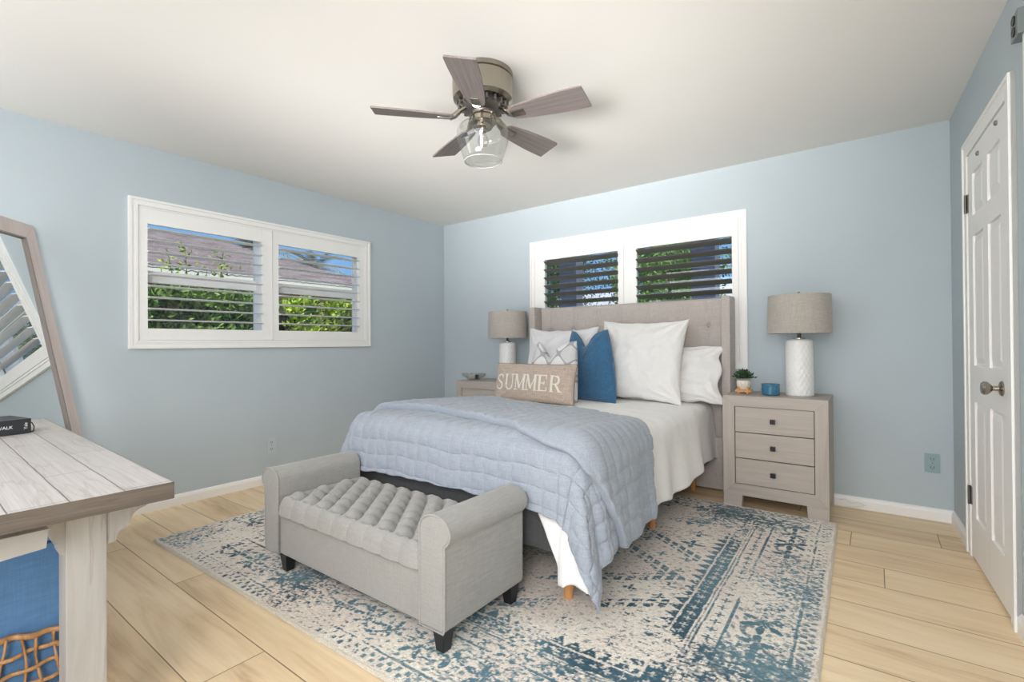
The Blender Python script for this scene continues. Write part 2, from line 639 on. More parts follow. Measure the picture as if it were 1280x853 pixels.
# ------------------------------------------------------------------ windows with plantation shutters
def window(name, axis, w, lv_mat, tilt, label, zrail, dark):
    """local frame: u along the wall, d into the room"""
    root = empty(name, (0, 0, 0), 0, label, 'window', kind='structure')

    def B(m, u0, u1, d0, d1, z0, z1, bev=0):
        if axis == 'y':
            m.box(d0, d1, u0, u1, z0, z1, bev=bev)
        else:
            m.box(u0, u1, -d0, -d1, z0, z1, bev=bev)
    a0, a1, z0, z1 = w['a0'], w['a1'], w['z0'], w['z1']
    # casing: two stepped mouldings
    c = MB()
    for k, (i, o, dd, d) in enumerate(((0, CAS, .0, .016), (0.002, .018, .0165, .026), (CAS - .014, CAS - .002, .0165, .022))):
        B(c, a0 + i, a1 - i, dd, d, z1 - o, z1 - i)
        B(c, a0 + i, a1 - i, dd, d, z0 + i, z0 + o)
        B(c, a0 + i, a0 + o, dd, d, z0 + o, z1 - o)
        B(c, a1 - o, a1 - i, dd, d, z0 + o, z1 - o)
    c.build('window_casing', M_trim, root)
    # reveal liner of the hole
    i0, i1, y0, y1 = a0 + CAS, a1 - CAS, z0 + CAS, z1 - CAS
    r = MB()
    B(r, i0, i1, -T, .01, y1 - .006, y1)
    B(r, i0, i1, -T, .01, y0, y0 + .006)
    B(r, i0, i0 + .006, -T, .01, y0, y1)
    B(r, i1 - .006, i1, -T, .01, y0, y1)
    r.build('window_reveal', M_trim, root)
    # outer sliding sash
    s = MB()
    mid = (i0 + i1) / 2
    for p, q in ((i0 + .006, mid + .02), (mid - .02, i1 - .006)):
        B(s, p, q, -.135, -.105, y1 - .05, y1 - .006)
        B(s, p, q, -.135, -.105, y0 + .006, y0 + .05)
        B(s, p, p + .04, -.135, -.105, y0 + .05, y1 - .05)
        B(s, q - .04, q, -.135, -.105, y0 + .05, y1 - .05)
        if zrail:
            B(s, p + .04, q - .04, -.135, -.105, zrail - .040, zrail + .040)
    B(s, mid - .075, mid - .02, -.15, -.03, y0 + .006, y1 - .006)
    s.build('sash_frame', M_trim, root)
    g = MB()
    B(g, i0 + .01, i1 - .01, -.122, -.119, y0 + .01, y1 - .01)
    g.build('window_pane', M_pane, root)
    # two shutter panels
    gap = .004
    cs = .0
    for (p, q, ol, orr) in ((i0 + .007, mid - .002, w['o'][0], w['o'][1]), (mid + .002, i1 - .007, w['o'][2], w['o'][3])):
        f = MB()
        D0, D1 = -.018, .012
        zt, zb = w['zt'], w['zb']
        B(f, p, ol, D0, D1, y0 + .007, y1 - .007)
        B(f, orr, q, D0, D1, y0 + .007, y1 - .007)
        B(f, ol, orr, D0, D1, zt, y1 - .007)
        B(f, ol, orr, D0, D1, y0 + .007, zb)
        # raised stop bead round the panel
        for (uu0, uu1, zz0, zz1) in ((p, q, y1 - .013, y1 - .007), (p, q, y0 + .007, y0 + .013), (p, p + .006, y0 + .013, y1 - .013), (q - .006, q, y0 + .013, y1 - .013)):
            B(f, uu0, uu1, D1, D1 + .004, zz0, zz1)
        panel = f.build('shutter_panel', M_trim, root, bevel=.0015)
        # louvers
        pitch = .0765
        nlv = int((zt - zb) / pitch)
        z = zt - pitch * .42
        k = 0
        prof = []
        for a in range(12):
            an = 2 * PI * a / 12
            prof.append((.043 * math.cos(an), .0055 * math.sin(an)))
        ct, st = math.cos(tilt), math.sin(tilt)
        first = None
        while z > zb + .01:
            if first is None:
                lv = MB()
                pp = [(-.003 + x * ct - y * st, x * st + y * ct) for x, y in prof]
                if axis == 'y':
                    lv.prism([(x, zz) for x, zz in pp], ol + .001, orr - .001, 'y')
                else:
                    lv.prism([(-x, zz) for x, zz in pp], ol + .001, orr - .001, 'x')
                first = lv.build('louver', lv_mat, panel, loc=(0, 0, z))
            else:
                o = first.copy()
                COL.objects.link(o)
                o.parent = panel
                o.location = (0, 0, z)
            z -= pitch
    return root


LW.update(o=(-2.80, -2.045, -1.91, -1.145), zt=1.925, zb=1.224)
BW.update(o=(1.362, 2.118, 2.286, 3.04), zt=1.905, zb=1.05)
window('window_1', 'y', LW, M_louver_white, math.radians(1), 'wide white shuttered window on the left wall, louvers open', 1.585, False)
window('window_2', 'x', BW, M_louver_shaded, math.radians(20), 'white shuttered window behind the headboard with louvers coloured dark for their shade', 0, True)

# ------------------------------------------------------------------ door on the right wall
dr = empty('door_1', (W, 0, 0), PI / 2 + SK, 'closed white six panel door on the right wall', 'door', kind='structure')
c = MB()
for d0, d1, o, i in ((0, .018, 0, .075), (0, .024, 0, .02)):
    rb(c, .478 + o, .478 + i + o, 0, d1, 0, 2.12 - o)
    rb(c, 1.345 - i - o, 1.345 - o, 0, d1, 0, 2.12 - o)
    rb(c, .478 + i, 1.345 - i, 0, d1, 2.12 - i - o, 2.12 - o)
c.build('door_casing', M_trim, dr, bevel=.002)
s = MB()
S0, S1, ZD = .556, 1.267, 2.04
cols = ((S0 + .10, (S0 + S1) / 2 - .045), ((S0 + S1) / 2 + .045, S1 - .10))
rows = ((.22, .80), (.98, 1.62), (1.72, 1.93))
DT = .012
# stiles, rails
rb(s, S0, S0 + .10, 0, DT, .012, ZD)
rb(s, S1 - .10, S1, 0, DT, .012, ZD)
rb(s, (S0 + S1) / 2 - .045, (S0 + S1) / 2 + .045, 0, DT, .012, ZD)
for z0, z1 in ((.012, .22), (.80, .98), (1.62, 1.72), (1.93, ZD)):
    for p, q in cols:
        rb(s, p, q, 0, DT, z0, z1)
for p, q in cols:
    for z0, z1 in rows:
        rb(s, p, q, 0, .002, z0, z1)
        # raised field with bevelled shoulders
        i, j = .012, .04
        A = [(-q + i, .002, z0 + i), (-p - i, .002, z0 + i), (-p - i, .002, z1 - i), (-q + i, .002, z1 - i)]
        Bq = [(-q + j, .010, z0 + j), (-p - j, .010, z0 + j), (-p - j, .010, z1 - j), (-q + j, .010, z1 - j)]
        s.add(A + Bq, [(4, 5, 6, 7), (0, 1, 5, 4), (1, 2, 6, 5), (2, 3, 7, 6), (3, 0, 4, 7)])
s.build('door_slab', M_door, dr, bevel=.0015)
for z in (1.80, .315):
    hm = MB()
    rb(hm, .548, .578, .012, .016, z - .045, z + .045)
    hm.tube([(-.556, .021, z - .047), (-.556, .021, z + .047)], .006, 10)
    hm.build('door_hinge', M_darkmetal, dr)
kn = MB()
prof = [(0.031, 0), (.031, .004), (.026, .008), (.011, .012), (.010, .030), (.018, .036), (.027, .046), (.028, .056), (.022, .064), (0, .067)]
kn.lathe(prof, n=28)
kn.v = [(-1.165 + x, DT + z, .905 + y) for x, y, z in kn.v]
kn.build('door_knob', M_nickel, dr, smooth=True, ang=40)
for q, z in ((.80, 1.985), (1.13, 2.005)):
    h = MB().lathe([(.011, 0), (.011, .006), (.007, .010), (0, .011)], n=16)
    h.v = [(-q + x, DT + zz, z + y) for x, y, zz in h.v]
    h.build('door_bumper', M_nickel, dr)
# second opening trim past the outlet plate
t2 = MB()
rb(t2, 1.52, 1.60, 0, .02, 0, 2.17)
t2 = t2.build('trim_1', M_trim)
t2.matrix_world = Matrix.Translation((W, 0, 0)) @ Matrix.Rotation(PI / 2 + SK, 4, 'Z')
structure(t2, 'white upright trim at the right edge of the view', 'trim')

# steel plate with two dark round sockets, high on the right wall
ph = empty('wall_plate', (W, 0, 0), PI / 2 + SK, 'grey metal plate with two dark round sockets high on right wall', 'wall plate')
m = MB()
rb(m, 1.425, 1.51, 0.0005, .03, 2.185, 2.275)
m.build('plate', mat('grey_plate_metal', (.25, .28, .28), .4, .5), ph, bevel=.003)
for z in (2.21, 2.25):
    m = MB().lathe([(.017, 0), (.017, .004), (.013, .003), (0, .003)], n=20)
    m.v = [(-1.468 + x, .03 + zz, z + y) for x, y, zz in m.v]
    m.build('socket', M_black, ph)


# wall outlets
def outlet(loc, rz, m_plate, label):
    t = empty('wall_outlet', loc, rz, label, 'outlet')
    MB().box(-.036, .036, -.006, -.0002, -.058, .058, bev=.002).build('cover_plate', m_plate, t)
    for z in (.026, -.026):
        f = MB().box(-.017, .017, -.0085, -.006, z - .015, z + .015).build('socket_face', m_plate, t, bevel=.002)
    m = MB()
    for z in (-.026, .026):
        for x in (-.007, .007):
            m.box(x - .0015, x + .0015, -.0092, -.0084, z - .006, z + .007)
        m.box(-.002, .002, -.0092, -.0084, z - .012, z - .008)
    m.box(-.002, .002, -.0088, -.0060, -.002, .002)
    m.build('slots', M_gap, f)


outlet((0, -1.972, .30), PI / 2, mat('blue_white_plate', (.52, .58, .60), .4), 'pale outlet low on left wall near the bench')
outlet((4.175, 0, .349), 0, mat('blue_grey_plate', (.29, .40, .42), .4), 'blue grey outlet on back wall right of the nightstand')

# ------------------------------------------------------------------ rug
def build_rug():
    # local x along the long side, origin at near left corner
    LX, LY = 3.15, 2.475
    nx, ny = 760, 600
    X, Y = np.meshgrid(np.linspace(0, LX, nx), np.linspace(0, LY, ny), indexing='ij')

    def vn(x, y, seed, oct=3):
        out = np.zeros_like(x)
        amp, tot = 1.0, 0
        r = np.random.default_rng(seed)
        for o in range(oct):
            g = r.random((257, 257))
            xi, yi = x * 2 ** o, y * 2 ** o
            i, j = np.floor(xi).astype(int), np.floor(yi).astype(int)
            fx, fy = xi - i, yi - j
            fx, fy = fx * fx * (3 - 2 * fx), fy * fy * (3 - 2 * fy)
            i &= 255
            j &= 255
            out += amp * ((g[i, j] * (1 - fx) + g[i + 1, j] * fx) * (1 - fy) + (g[i, j + 1] * (1 - fx) + g[i + 1, j + 1] * fx) * fy)
            tot += amp
            amp *= .55
        return out / tot
    wx = (vn(X * 9, Y * 9, 1) - .5) * .012
    wy = (vn(X * 9, Y * 9, 2) - .5) * .012
    Xw, Yw = X + wx, Y + wy
    dx = np.minimum(Xw, LX - Xw)
    dy = np.minimum(Yw, LY - Yw)
    d = np.minimum(dx, dy)
    along = np.where(dx < dy, Yw, Xw)
    pat = np.zeros_like(X)     # 0 cream .. 1 teal

    def band(a, b):
        return (d > a) & (d < b)

    def flower(u, v, per, r, k, seed=0):
        """rosettes repeated along u at height v"""
        uu = (u / per) % 1.0 - .5
        uu = uu * per
        rr = np.hypot(uu, v)
        th = np.arctan2(v, uu)
        return rr < r * (.62 + .38 * np.cos(k * th))
    # outer guard: small hooks
    g = band(.025, .075) & (np.sin(along * 2 * PI / .045) * np.sin((d - .05) * 2 * PI / .05) > .15)
    pat[g] = .75
    pat[band(.082, .092)] = .8
    # main floral border
    mb = band(.10, .30)
    v = d - .20
    f1 = flower(along, v, .30, .085, 6) & ~flower(along, v, .30, .045, 5)
    f2 = flower(along + .15, v, .30, .060, 4) & ~flower(along + .15, v, .30, .022, 3)
    vine = np.abs(v - .055 * np.sin(along * 2 * PI / .30)) < .009
    leaf = (np.sin(along * 2 * PI / .075 + 2 * np.sin(v * 40)) * np.cos(v * 2 * PI / .06) > .55)
    pat[mb & (f1 | f2)] = 1.0
    pat[mb & vine] = .8
    pat[mb & leaf & ~f1 & ~f2] = .65
    core = flower(along, v, .30, .030, 5) & mb
    pat[core] = .9
    pat[band(.305, .316)] = .9
    # small dotted band
    pat[band(.322, .385) & flower(along, d - .353, .062, .021, 4)] = .85
    pat[band(.388, .396)] = .8
    pat[band(.404, .410)] = .7
    # solid band with light lozenges
    sb = band(.418, .480)
    pat[sb] = .95
    pat[sb & flower(along, d - .449, .05, .016, 4)] = .25
    pat[band(.484, .490)] = .1
    # zigzag teeth into the field
    tz = np.abs(((along / .062) % 1.0) - .5) * 2
    teeth = (d >= .490) & (d < .490 + .055 * tz)
    pat[teeth] = .95
    # field: stepped diamonds round a medallion
    fx_, fy_ = np.abs(Xw - LX / 2), np.abs(Yw - LY / 2)
    fld = d > .55
    step = .05
    qx, qy = np.floor(fx_ / step) * step, np.floor(fy_ / step) * step
    r = qx * .62 + qy * .92
    for r0, w_ in ((.88, .018), (.84, .010), (.62, .022), (.575, .010), (.34, .02), (.2, .014)):
        pat[fld & (np.abs(fx_ * .62 + fy_ * .92 - r0) < w_) & (np.sin(fx_ * 2 * PI / .05) > -.55)] = .85
    cd = fx_ * .62 + fy_ * .92
    fl = flower(fx_ + .5 * fy_, (fy_ % .19) - .095, .19, .05, 5) & ~flower(fx_ + .5 * fy_, (fy_ % .19) - .095, .19, .018, 4)
    pat[fld & (cd < .55) & fl] = .95
    fl2 = flower(fx_, (fy_ % .145) - .07, .13, .03, 4)
    pat[fld & (cd > .66) & (cd < .82) & fl2] = .8
    corner = fld & (cd > .9)
    fl3 = flower(fx_ + .05, (fy_ % .17) - .085, .22, .055, 4) & ~flower(fx_ + .05, (fy_ % .17) - .085, .22, .02, 3)
    bar = (np.abs((fy_ % .17) - .085) < .006) & (((fx_ / .22) % 1) < .6)
    pat[corner & (fl3 | bar)] = .9
    sc = (np.sin(Xw * 2 * PI / .07 + 3 * np.sin(Yw * 17)) * np.sin(Yw * 2 * PI / .066 + 3 * np.sin(Xw * 14)) > .74)
    pat[fld & sc & (pat < .1)] = .5
    # wear: patches where the colour is rubbed away, and patches of dense overdye
    wear = vn(X * 3.1 + 3, Y * 3.1 + 9, 11, 4)
    fine = vn(X * 105, Y * 105, 12, 2)
    streak = vn(X * 34, Y * 120, 13, 2)
    fine = .6 * fine + .4 * streak
    dens = vn(X * 2.3 + 7, Y * 2.6 + 1, 21, 4)
    keep = (fine + (wear - .5) * 1.3) > .45
    p = pat * keep
    # overdye specks
    ov = ((fine + (dens - .5) * 1.5) > .79) & (d > .03)
    sp_ = vn(X * 70 + 5, Y * 125, 31, 2)
    ov2 = ((sp_ + (dens - .5) * .7) > .69) & (d > .02)
    p = np.maximum(p, ov * .75)
    p = np.maximum(p, ov2 * .55)
    p = np.clip(p * 1.25 * np.clip(.8 + 1.2 * (fine - .42), .25, 1.2), 0, 1)
    p = np.clip(p, 0, 1)
    p[d < .012] = 0
    tone = vn(X * 4, Y * 4, 41, 3)
    cream = np.array([0.76, 0.71, 0.63])
    pink = np.array([0.68, 0.59, 0.525])
    teal1 = np.array([0.022, 0.075, 0.112])
    teal2 = np.array([0.10, 0.20, 0.245])
    t = np.clip((tone - .35) / .3, 0, 1)[..., None]
    base = cream * (1 - t * .8) + pink * t * .8
    base = base * (.90 + .2 * vn(X * 120, Y * 120, 51, 1))[..., None]
    k = vn(X * 2 + 4, Y * 2 + 2, 61, 3)
    k = np.clip((k - .36) / .25, 0, 1)[..., None]
    teal = teal1 * k + teal2 * (1 - k)
    col = base * (1 - p[..., None]) + teal * p[..., None]
    col[d < .012] = (0.62, 0.56, 0.46)
    hgt = .009 + .0025 * vn(X * 140, Y * 140, 71, 1) - .0012 * p
    hgt[(d < .004)] = .001
    P = np.stack([X, Y, hgt], -1)
    mr = bpy.data.materials.new('rug_pile')
    mr.use_nodes = True
    n, l = mr.node_tree.nodes, mr.node_tree.links
    b = n['Principled BSDF']
    b.inputs['Roughness'].default_value = .95
    b.inputs['Specular IOR Level'].default_value = .1
    b.inputs['Sheen Weight'].default_value = .15
    at = n.new('ShaderNodeAttribute')
    at.attribute_name = 'pile_colour'
    tcn = n.new('ShaderNodeTexCoord')
    nz = n.new('ShaderNodeTexNoise')
    nz.inputs['Scale'].default_value = 260
    l.new(tcn.outputs['Object'], nz.inputs['Vector'])
    mrg = n.new('ShaderNodeMapRange')
    mrg.inputs['From Min'].default_value = .3
    mrg.inputs['From Max'].default_value = .7
    mrg.inputs['To Min'].default_value = .78
    mrg.inputs['To Max'].default_value = 1.2
    l.new(nz.outputs['Fac'], mrg.inputs['Value'])
    hs = n.new('ShaderNodeHueSaturation')
    l.new(mrg.outputs[0], hs.inputs['Value'])
    l.new(at.outputs['Color'], hs.inputs['Color'])
    l.new(hs.outputs[0], b.inputs['Base Color'])
    bp = n.new('ShaderNodeBump')
    bp.inputs['Strength'].default_value = .5
    bp.inputs['Distance'].default_value = .003
    l.new(nz.outputs['Fac'], bp.inputs['Height'])
    l.new(bp.outputs[0], b.inputs['Normal'])
    me = bpy.data.meshes.new('area_rug')
    idx = np.arange(nx * ny).reshape(nx, ny)
    q = np.stack([idx[:-1, :-1], idx[1:, :-1], idx[1:, 1:], idx[:-1, 1:]], -1).reshape(-1, 4)
    me.vertices.add(nx * ny)
    me.vertices.foreach_set('co', P.reshape(-1).astype(np.float32))
    nf = len(q)
    me.loops.add(nf * 4)
    me.loops.foreach_set('vertex_index', q.reshape(-1).astype(np.int32))
    me.polygons.add(nf)
    me.polygons.foreach_set('loop_start', (np.arange(nf) * 4).astype(np.int32))
    me.update(calc_edges=True)
    me.validate()
    ca = me.color_attributes.new('pile_colour', 'FLOAT_COLOR', 'POINT')
    ca.data.foreach_set('color', np.concatenate([col.reshape(-1, 3), np.ones((nx * ny, 1))], 1).astype(np.float32).reshape(-1))
    o = link('area_rug', me, mr, None, True)
    o.location = (0.612, -2.962, 0.0005)
    o.rotation_euler = (0, 0, math.radians(1.1))
    tag(o, 'large distressed cream and teal patterned rug under the bed and bench', 'rug')


build_rug()

# ------------------------------------------------------------------ bed
BX0, BX1, BYF, BYH = 1.39, 2.91, -2.165, -.10
CX = (BX0 + BX1) / 2
bed = empty('bed', (CX, -1.15, 0), 0, 'upholstered queen bed with tufted beige wing headboard', 'bed')


def in_bed(o):
    o.location = (-CX, 1.15, 0)
    return o


in_bed(MB().box(BX0 + .01, BX1 - .01, BYF, BYH, .20, .40, bev=.015).build('bed_base', M_base, bed, smooth=False))
in_bed(MB().box(BX0, BX1, BYF - .005, BYH - .01, .40, .625, bev=.05).build('mattress', M_duvet, bed))
for (x, y) in ((2.835, -2.13), (2.835, -1.155), (2.80, -.22), (1.465, -2.13), (1.465, -1.155), (1.50, -.22), ):
    m = MB().lathe([(.018, 0.0), (.019, .01), (.029, .195)], (x, y, .0118 if y < -.5 else .0), 20)
    in_bed(m.build('leg', M_orangewood, bed, smooth=True, ang=40))
m = MB()
m.box(CX - .02, CX + .02, BYF + .05, BYH, .12, .199)
in_bed(m.build('centre_rail', M_black, bed))
# headboard panel with biscuit tufting
HX0, HX1, HZ = 1.372, 3.003, 1.435
nx, nz = 190, 150
xs = np.linspace(HX0, HX1, nx)
zs = np.linspace(.35, HZ, nz)
Xh, Zh = np.meshgrid(xs, zs, indexing='ij')
bx = [HX0 + .115 + .2335 * i for i in range(7)]
bz = [1.225, .99, .755]
puff = np.full_like(Xh, .035)
for b in bx:
    puff -= .0075 * np.exp(-((Xh - b) / .007) ** 2)
for z in bz:
    puff -= .002 * np.exp(-((Zh - z) / .007) ** 2)
for b in bx:
    for z in bz:
        rr2 = (Xh - b) ** 2 + (Zh - z) ** 2
        puff -= .020 * np.exp(-rr2 / .020 ** 2) + .010 * np.exp(-rr2 / .055 ** 2)
edge = np.minimum(np.minimum(Xh - HX0, HX1 - Xh), HZ - Zh)
puff *= np.clip(edge / .025, 0, 1) ** .4
P = np.stack([Xh, -.085 - puff, Zh], -1)
in_bed(grid_mesh('headboard_panel', P, M_headboard, bed))
m = MB().box(HX0 - .03, HX1 + .03, -.087, -.030, .012, HZ, bev=.008)
in_bed(m.build('headboard_back', M_headboard, bed))
for z in bz:
    for b in bx:
        pass
m = MB()
for b in bx:
    for z in bz[:2]:
        if True:
            m2 = MB().lathe([(.011, 0), (.010, .005), (.006, .008), (0, .009)], n=12)
            m = MB().add([(x, -.091 - zz, y) for x, y, zz in m2.v], m2.f)
            tb = m.build('tuft_button', M_headboard, bed, smooth=True)
            tb.location = (-CX + b, 1.15, z)
for x0, x1 in ((HX0 - .068, HX0), (HX1, HX1 + .062)):
    m = MB().box(x0, x1, -.205, -.030, .012, HZ + .006, bev=.016)
    o = in_bed(m.build('headboard_wing', M_headboard, bed, smooth=True, ang=50))
m = MB().box(HX0, HX1, -.150, -.088, .012, .40, bev=.01)
in_bed(m.build('headboard_skirt', M_headboard, bed))

# ------------------------------------------------------------------ drape of the bedding
HWD = (BX1 - BX0) / 2
RE = .075


def drape(s, t, off, ztop, wob=1.0, flare=.16):
    """s: arc across from the middle, t: arc past the foot edge (positive hangs), negative lies on top. arrays -> (…,3)"""
    h0 = HWD - RE + .015
    a = np.maximum(np.abs(s) - h0, 0) * np.sign(s)
    b = np.maximum(t + RE - .02, 0)
    rho = np.hypot(a, b)
    th = np.arctan2(b, np.abs(a) + 1e-9)
    ca = np.where(rho > 1e-6, a / np.maximum(rho, 1e-9), 0)
    cb = np.where(rho > 1e-6, b / np.maximum(rho, 1e-9), 0)
    pm = math.radians(83)
    phi = np.minimum(rho / RE, pm)
    rest = np.maximum(rho - RE * pm, 0)
    hout = RE * np.sin(phi) + rest * math.cos(pm)
    drop = RE * (1 - np.cos(phi)) + rest * math.sin(pm)
    hout = hout + rest * flare * np.sin(2 * th) * np.where(s > 0, 1.0, .9)
    # soft folds that grow downwards; hem coordinate = position round the edge
    hem = np.where(th > .8, s, -t * np.sign(s)) * 1.0
    corner = np.sin(2 * th) ** 2
    fk = np.where(th > .8, .5, 1.0)
    fold = fk * .012 * np.sin(hem * 9 + 1.0) + fk * .008 * np.sin(hem * 21 + .5) + .028 * corner * np.sin(th * 9 + .6)
    hout = hout + wob * fold * np.clip(rest / .25, 0, 1.3)
    cx = np.clip(s, -h0, h0)
    cyy = np.minimum(t + RE - .02, 0)
    x = CX + cx + ca * (hout + off * np.sin(phi))
    y = BYF + RE - .02 - cyy * 1.0 - cb * (hout + off * np.sin(phi))
    z = ztop - drop + off * np.cos(phi)
    return np.stack([x, y, z], -1)


def smoothn(P, amp, f, seed=0.0, zonly=False):
    sh = P.shape
    q = P.reshape(-1, 3)
    d = np.array([N3(p[0] * f + seed, p[1] * f, p[2] * f) for p in q]) * amp
    q = q.copy()
    q[:, 2] += d
    if not zonly:
        q[:, 0] += d * .6
    return q.reshape(sh)


# white duvet: from just in front of the headboard to the foot, hanging on three sides
ns, nt_ = 230, 200
Sg = np.linspace(-1, 1, ns)
HALF = HWD + .40
tt = np.linspace(-(BYH - .02 - BYF), 1, nt_)
TL = (-.06 - BYF)
S, Tt = np.meshgrid(Sg * HALF, np.linspace(0, 1, nt_), indexing='ij')
Bd = np.interp(S, [-1.16, -.76, 0, .57, .66, .74, .84, .95, 1.16], [.25, .25, .25, .25, .38, .52, .50, .44, .30])
Tm = -TL + .08 + (TL - .08 + Bd) * Tt
# hem on the sides waves a little
Sm = S * (1 + .02 * np.sin(Tm * 5 + 1) * np.clip((np.abs(S) - .7) / .4, 0, 1))
P = drape(Sm, Tm, 0.0, .652)
on_top = np.clip((HWD - np.abs(Sm)) / .3, 0, 1)
P[..., 2] += .012 * on_top
P = smoothn(P, .006, 4.5, 3)
P = smoothn(P, .003, 14, 9)
duvet = grid_mesh('duvet', P, M_duvet)
md = duvet.modifiers.new('thickness', 'SOLIDIFY')
md.thickness, md.offset = .012, 1
tag(duvet, 'plain white duvet spread over the bed, hanging at its sides', 'duvet')


# blue quilt: bottom layer from the foot hem to the fold, and the layer folded back on top
def quilted(P, S, Tq, amp=.0095, g=.078):
    """pillow every stitched square along the surface normal"""
    warp = np.array([N3(a * 5, b * 5, 2) for a, b in zip(S.ravel(), Tq.ravel())]).reshape(S.shape) * .018
    warp2 = np.array([N3(a * 5, b * 5, 7) for a, b in zip(S.ravel(), Tq.ravel())]).reshape(S.shape) * .018
    u = np.abs(np.sin(PI * (S + warp) / g))
    v = np.abs(np.sin(PI * (Tq + warp2) / g))
    hgt = amp * (np.minimum(u, 1) ** .45 * np.minimum(v, 1) ** .45)
    wr = np.array([N3(a * 22, b * 9, 4) + .6 * N3(a * 46, b * 30, 4) for a, b in zip(S.ravel(), Tq.ravel())]).reshape(S.shape)
    hgt = hgt + .0035 * wr
    du = np.gradient(P, axis=0)
    dv = np.gradient(P, axis=1)
    nrm = np.cross(du, dv)
    nrm /= np.linalg.norm(nrm, axis=-1, keepdims=True) + 1e-12
    # outward = away from the middle of the bed
    c = np.array([CX, -1.4, .3])
    sgn = np.sign(((P - c) * nrm).sum(-1, keepdims=True))
    return P + nrm * sgn * hgt[..., None]


QL, QR = HWD + .42, HWD + .415
nsq, ntA, ntB = 380, 220, 130
sv = np.linspace(-QL, QR, nsq)
S, U = np.meshgrid(sv, np.linspace(0, 1, ntA), indexing='ij')
far = BYF - np.interp(S, [-1.18, -.76, -.55, -.18, .22, .60, .76, .95, 1.18], [-1.08, -1.07, -1.12, -1.24, -1.29, -1.42, -1.47, -1.53, -1.56])   # t at fold (negative)
Bq = np.interp(S, [-1.18, -.8, 0, .5, .70, .85, 1.0, 1.10, 1.18], [.30, .26, .25, .255, .265, .29, .325, .35, .36])
hemw = .002 * np.sin(S * 31) + .0015 * np.sin(S * 57 + 1)
Tq = Bq + hemw + (far - Bq - hemw) * U
PA = drape(S, Tq, .026, .652)
PA[..., 2] += .012 * np.clip((HWD - np.abs(S)) / .3, 0, 1)
PA = smoothn(PA, .007, 4.5, 3)
PA = quilted(PA, S, Tq)
# folded-back layer
U2 = np.concatenate([np.linspace(0, 1, ntB - 5), [1.0] * 5])
S2, V2 = np.meshgrid(sv, U2, indexing='ij')
near = BYF - np.interp(S2, [-1.18, -.9, -.70, -.25, .07, .47, .64, .80, .92, 1.08, 1.18], [-2.12, -2.06, -1.97, -1.96, -2.03, -2.14, -2.17, -2.18, -2.14, -2.05, -2.0])
far2 = BYF - np.interp(S2, [-1.18, -.76, -.55, -.18, .22, .60, .76, .95, 1.18], [-1.08, -1.07, -1.12, -1.24, -1.29, -1.42, -1.47, -1.53, -1.56])
T2 = far2 + (near - far2) * V2
roll = np.sqrt(np.clip(1 - (1 - np.clip(V2 / .05, 0, 1)) ** 2, 0, 1))
lip_t = np.array([.004, .006, .004, -.002, -.014])
lip_o = np.array([.94, .72, .42, .18, .06])
T2[:, -5:] += lip_t[None, :]
offB = .028 + .050 * roll * (.30 + .70 * np.clip(V2 * 1.4, 0, 1))
offB[:, -5:] = .028 + .050 * lip_o[None, :]
PB = drape(S2, T2, 1.0, .652)   # unit offset, blended below
PB0 = drape(S2, T2, 0.0, .652)
PB = PB0 + (PB - PB0) * offB[..., None]
PB[..., 2] += .012 * np.clip((HWD - np.abs(S2)) / .3, 0, 1)
PB = smoothn(PB, .007, 4.5, 3)
PBq = quilted(PB[:, :-5], S2[:, :-5], T2[:, :-5])
PB[:, -5:] += (PBq[:, -1:] - PB[:, -6:-5]) * np.array([1, .8, .5, .2, 0])[None, :, None]
PB[:, :-5] = PBq
q = MB()
me = bpy.data.meshes.new('quilt')
Pall = np.concatenate([PA, PB], 1)
quilt = grid_mesh('quilt', Pall, M_quilt)
md = quilt.modifiers.new('thickness', 'SOLIDIFY')
md.thickness, md.offset = .011, 1
tag(quilt, 'blue grey stitched quilt folded back over the foot of the bed', 'quilt')


# ------------------------------------------------------------------ pillows
def pillow_fn(w, h, th, pinch=.06, chop=0.0, chop_u=0.0, ear=0.0, pw=.42, seed=0.0, wr=.006, shear=0.0, ruffle=0.0):
    def fn(u, v, side, extra=0.0):
        uu, vv = u, v
        x = u * w / 2 * (1 - pinch * (1 - v * v))
        z = v * h / 2 * (1 - pinch * (1 - u * u))
        up_ = max(0.0, (v + 1) / 2)
        if chop:
            z -= chop * math.exp(-((u - chop_u) / .42) ** 2) * up_ ** 2.2
            x *= 1 - ear * up_ ** 1.6
            x += shear * up_ ** 1.4
        if ruffle and u > .55:
            k_ = (u - .55) / .45
            x += ruffle * k_ * math.sin(v * 7 + 1)
            z += ruffle * .9 * k_ * math.sin(v * 3 + .5)
        e = max(0.0, (1 - abs(u) ** 2.6) * (1 - abs(v) ** 2.6))
        y = th / 2 * e ** pw
        if ruffle and u > .55:
            y = y * (1 - .45 * (u - .55) / .45)
            x_off = 0
        if chop:
            y *= 1 - .35 * math.exp(-((u - chop_u) / .3) ** 2) * up_ ** 1.5
        y += wr * e ** .5 * (N3(u * 3 + seed, v * 3, seed) + .6 * N3(u * 8 + seed, v * 8, seed + side))
        # wrinkles running out of the corners
        for cu in (-1, 1):
            for cv in (-1, 1):
                r = math.hypot(u - cu, v - cv)
                a = math.atan2(v - cv, u - cu)
                y += wr * .9 * math.sin(a * 14 + seed) * math.exp(-(r / .5) ** 2) * min(1, e * 4)
        z += wr * .5 * N3(u * 4, v * 4, seed + 5)
        return (x, -side * (max(y, 0) + extra), z + h / 2)
    return fn


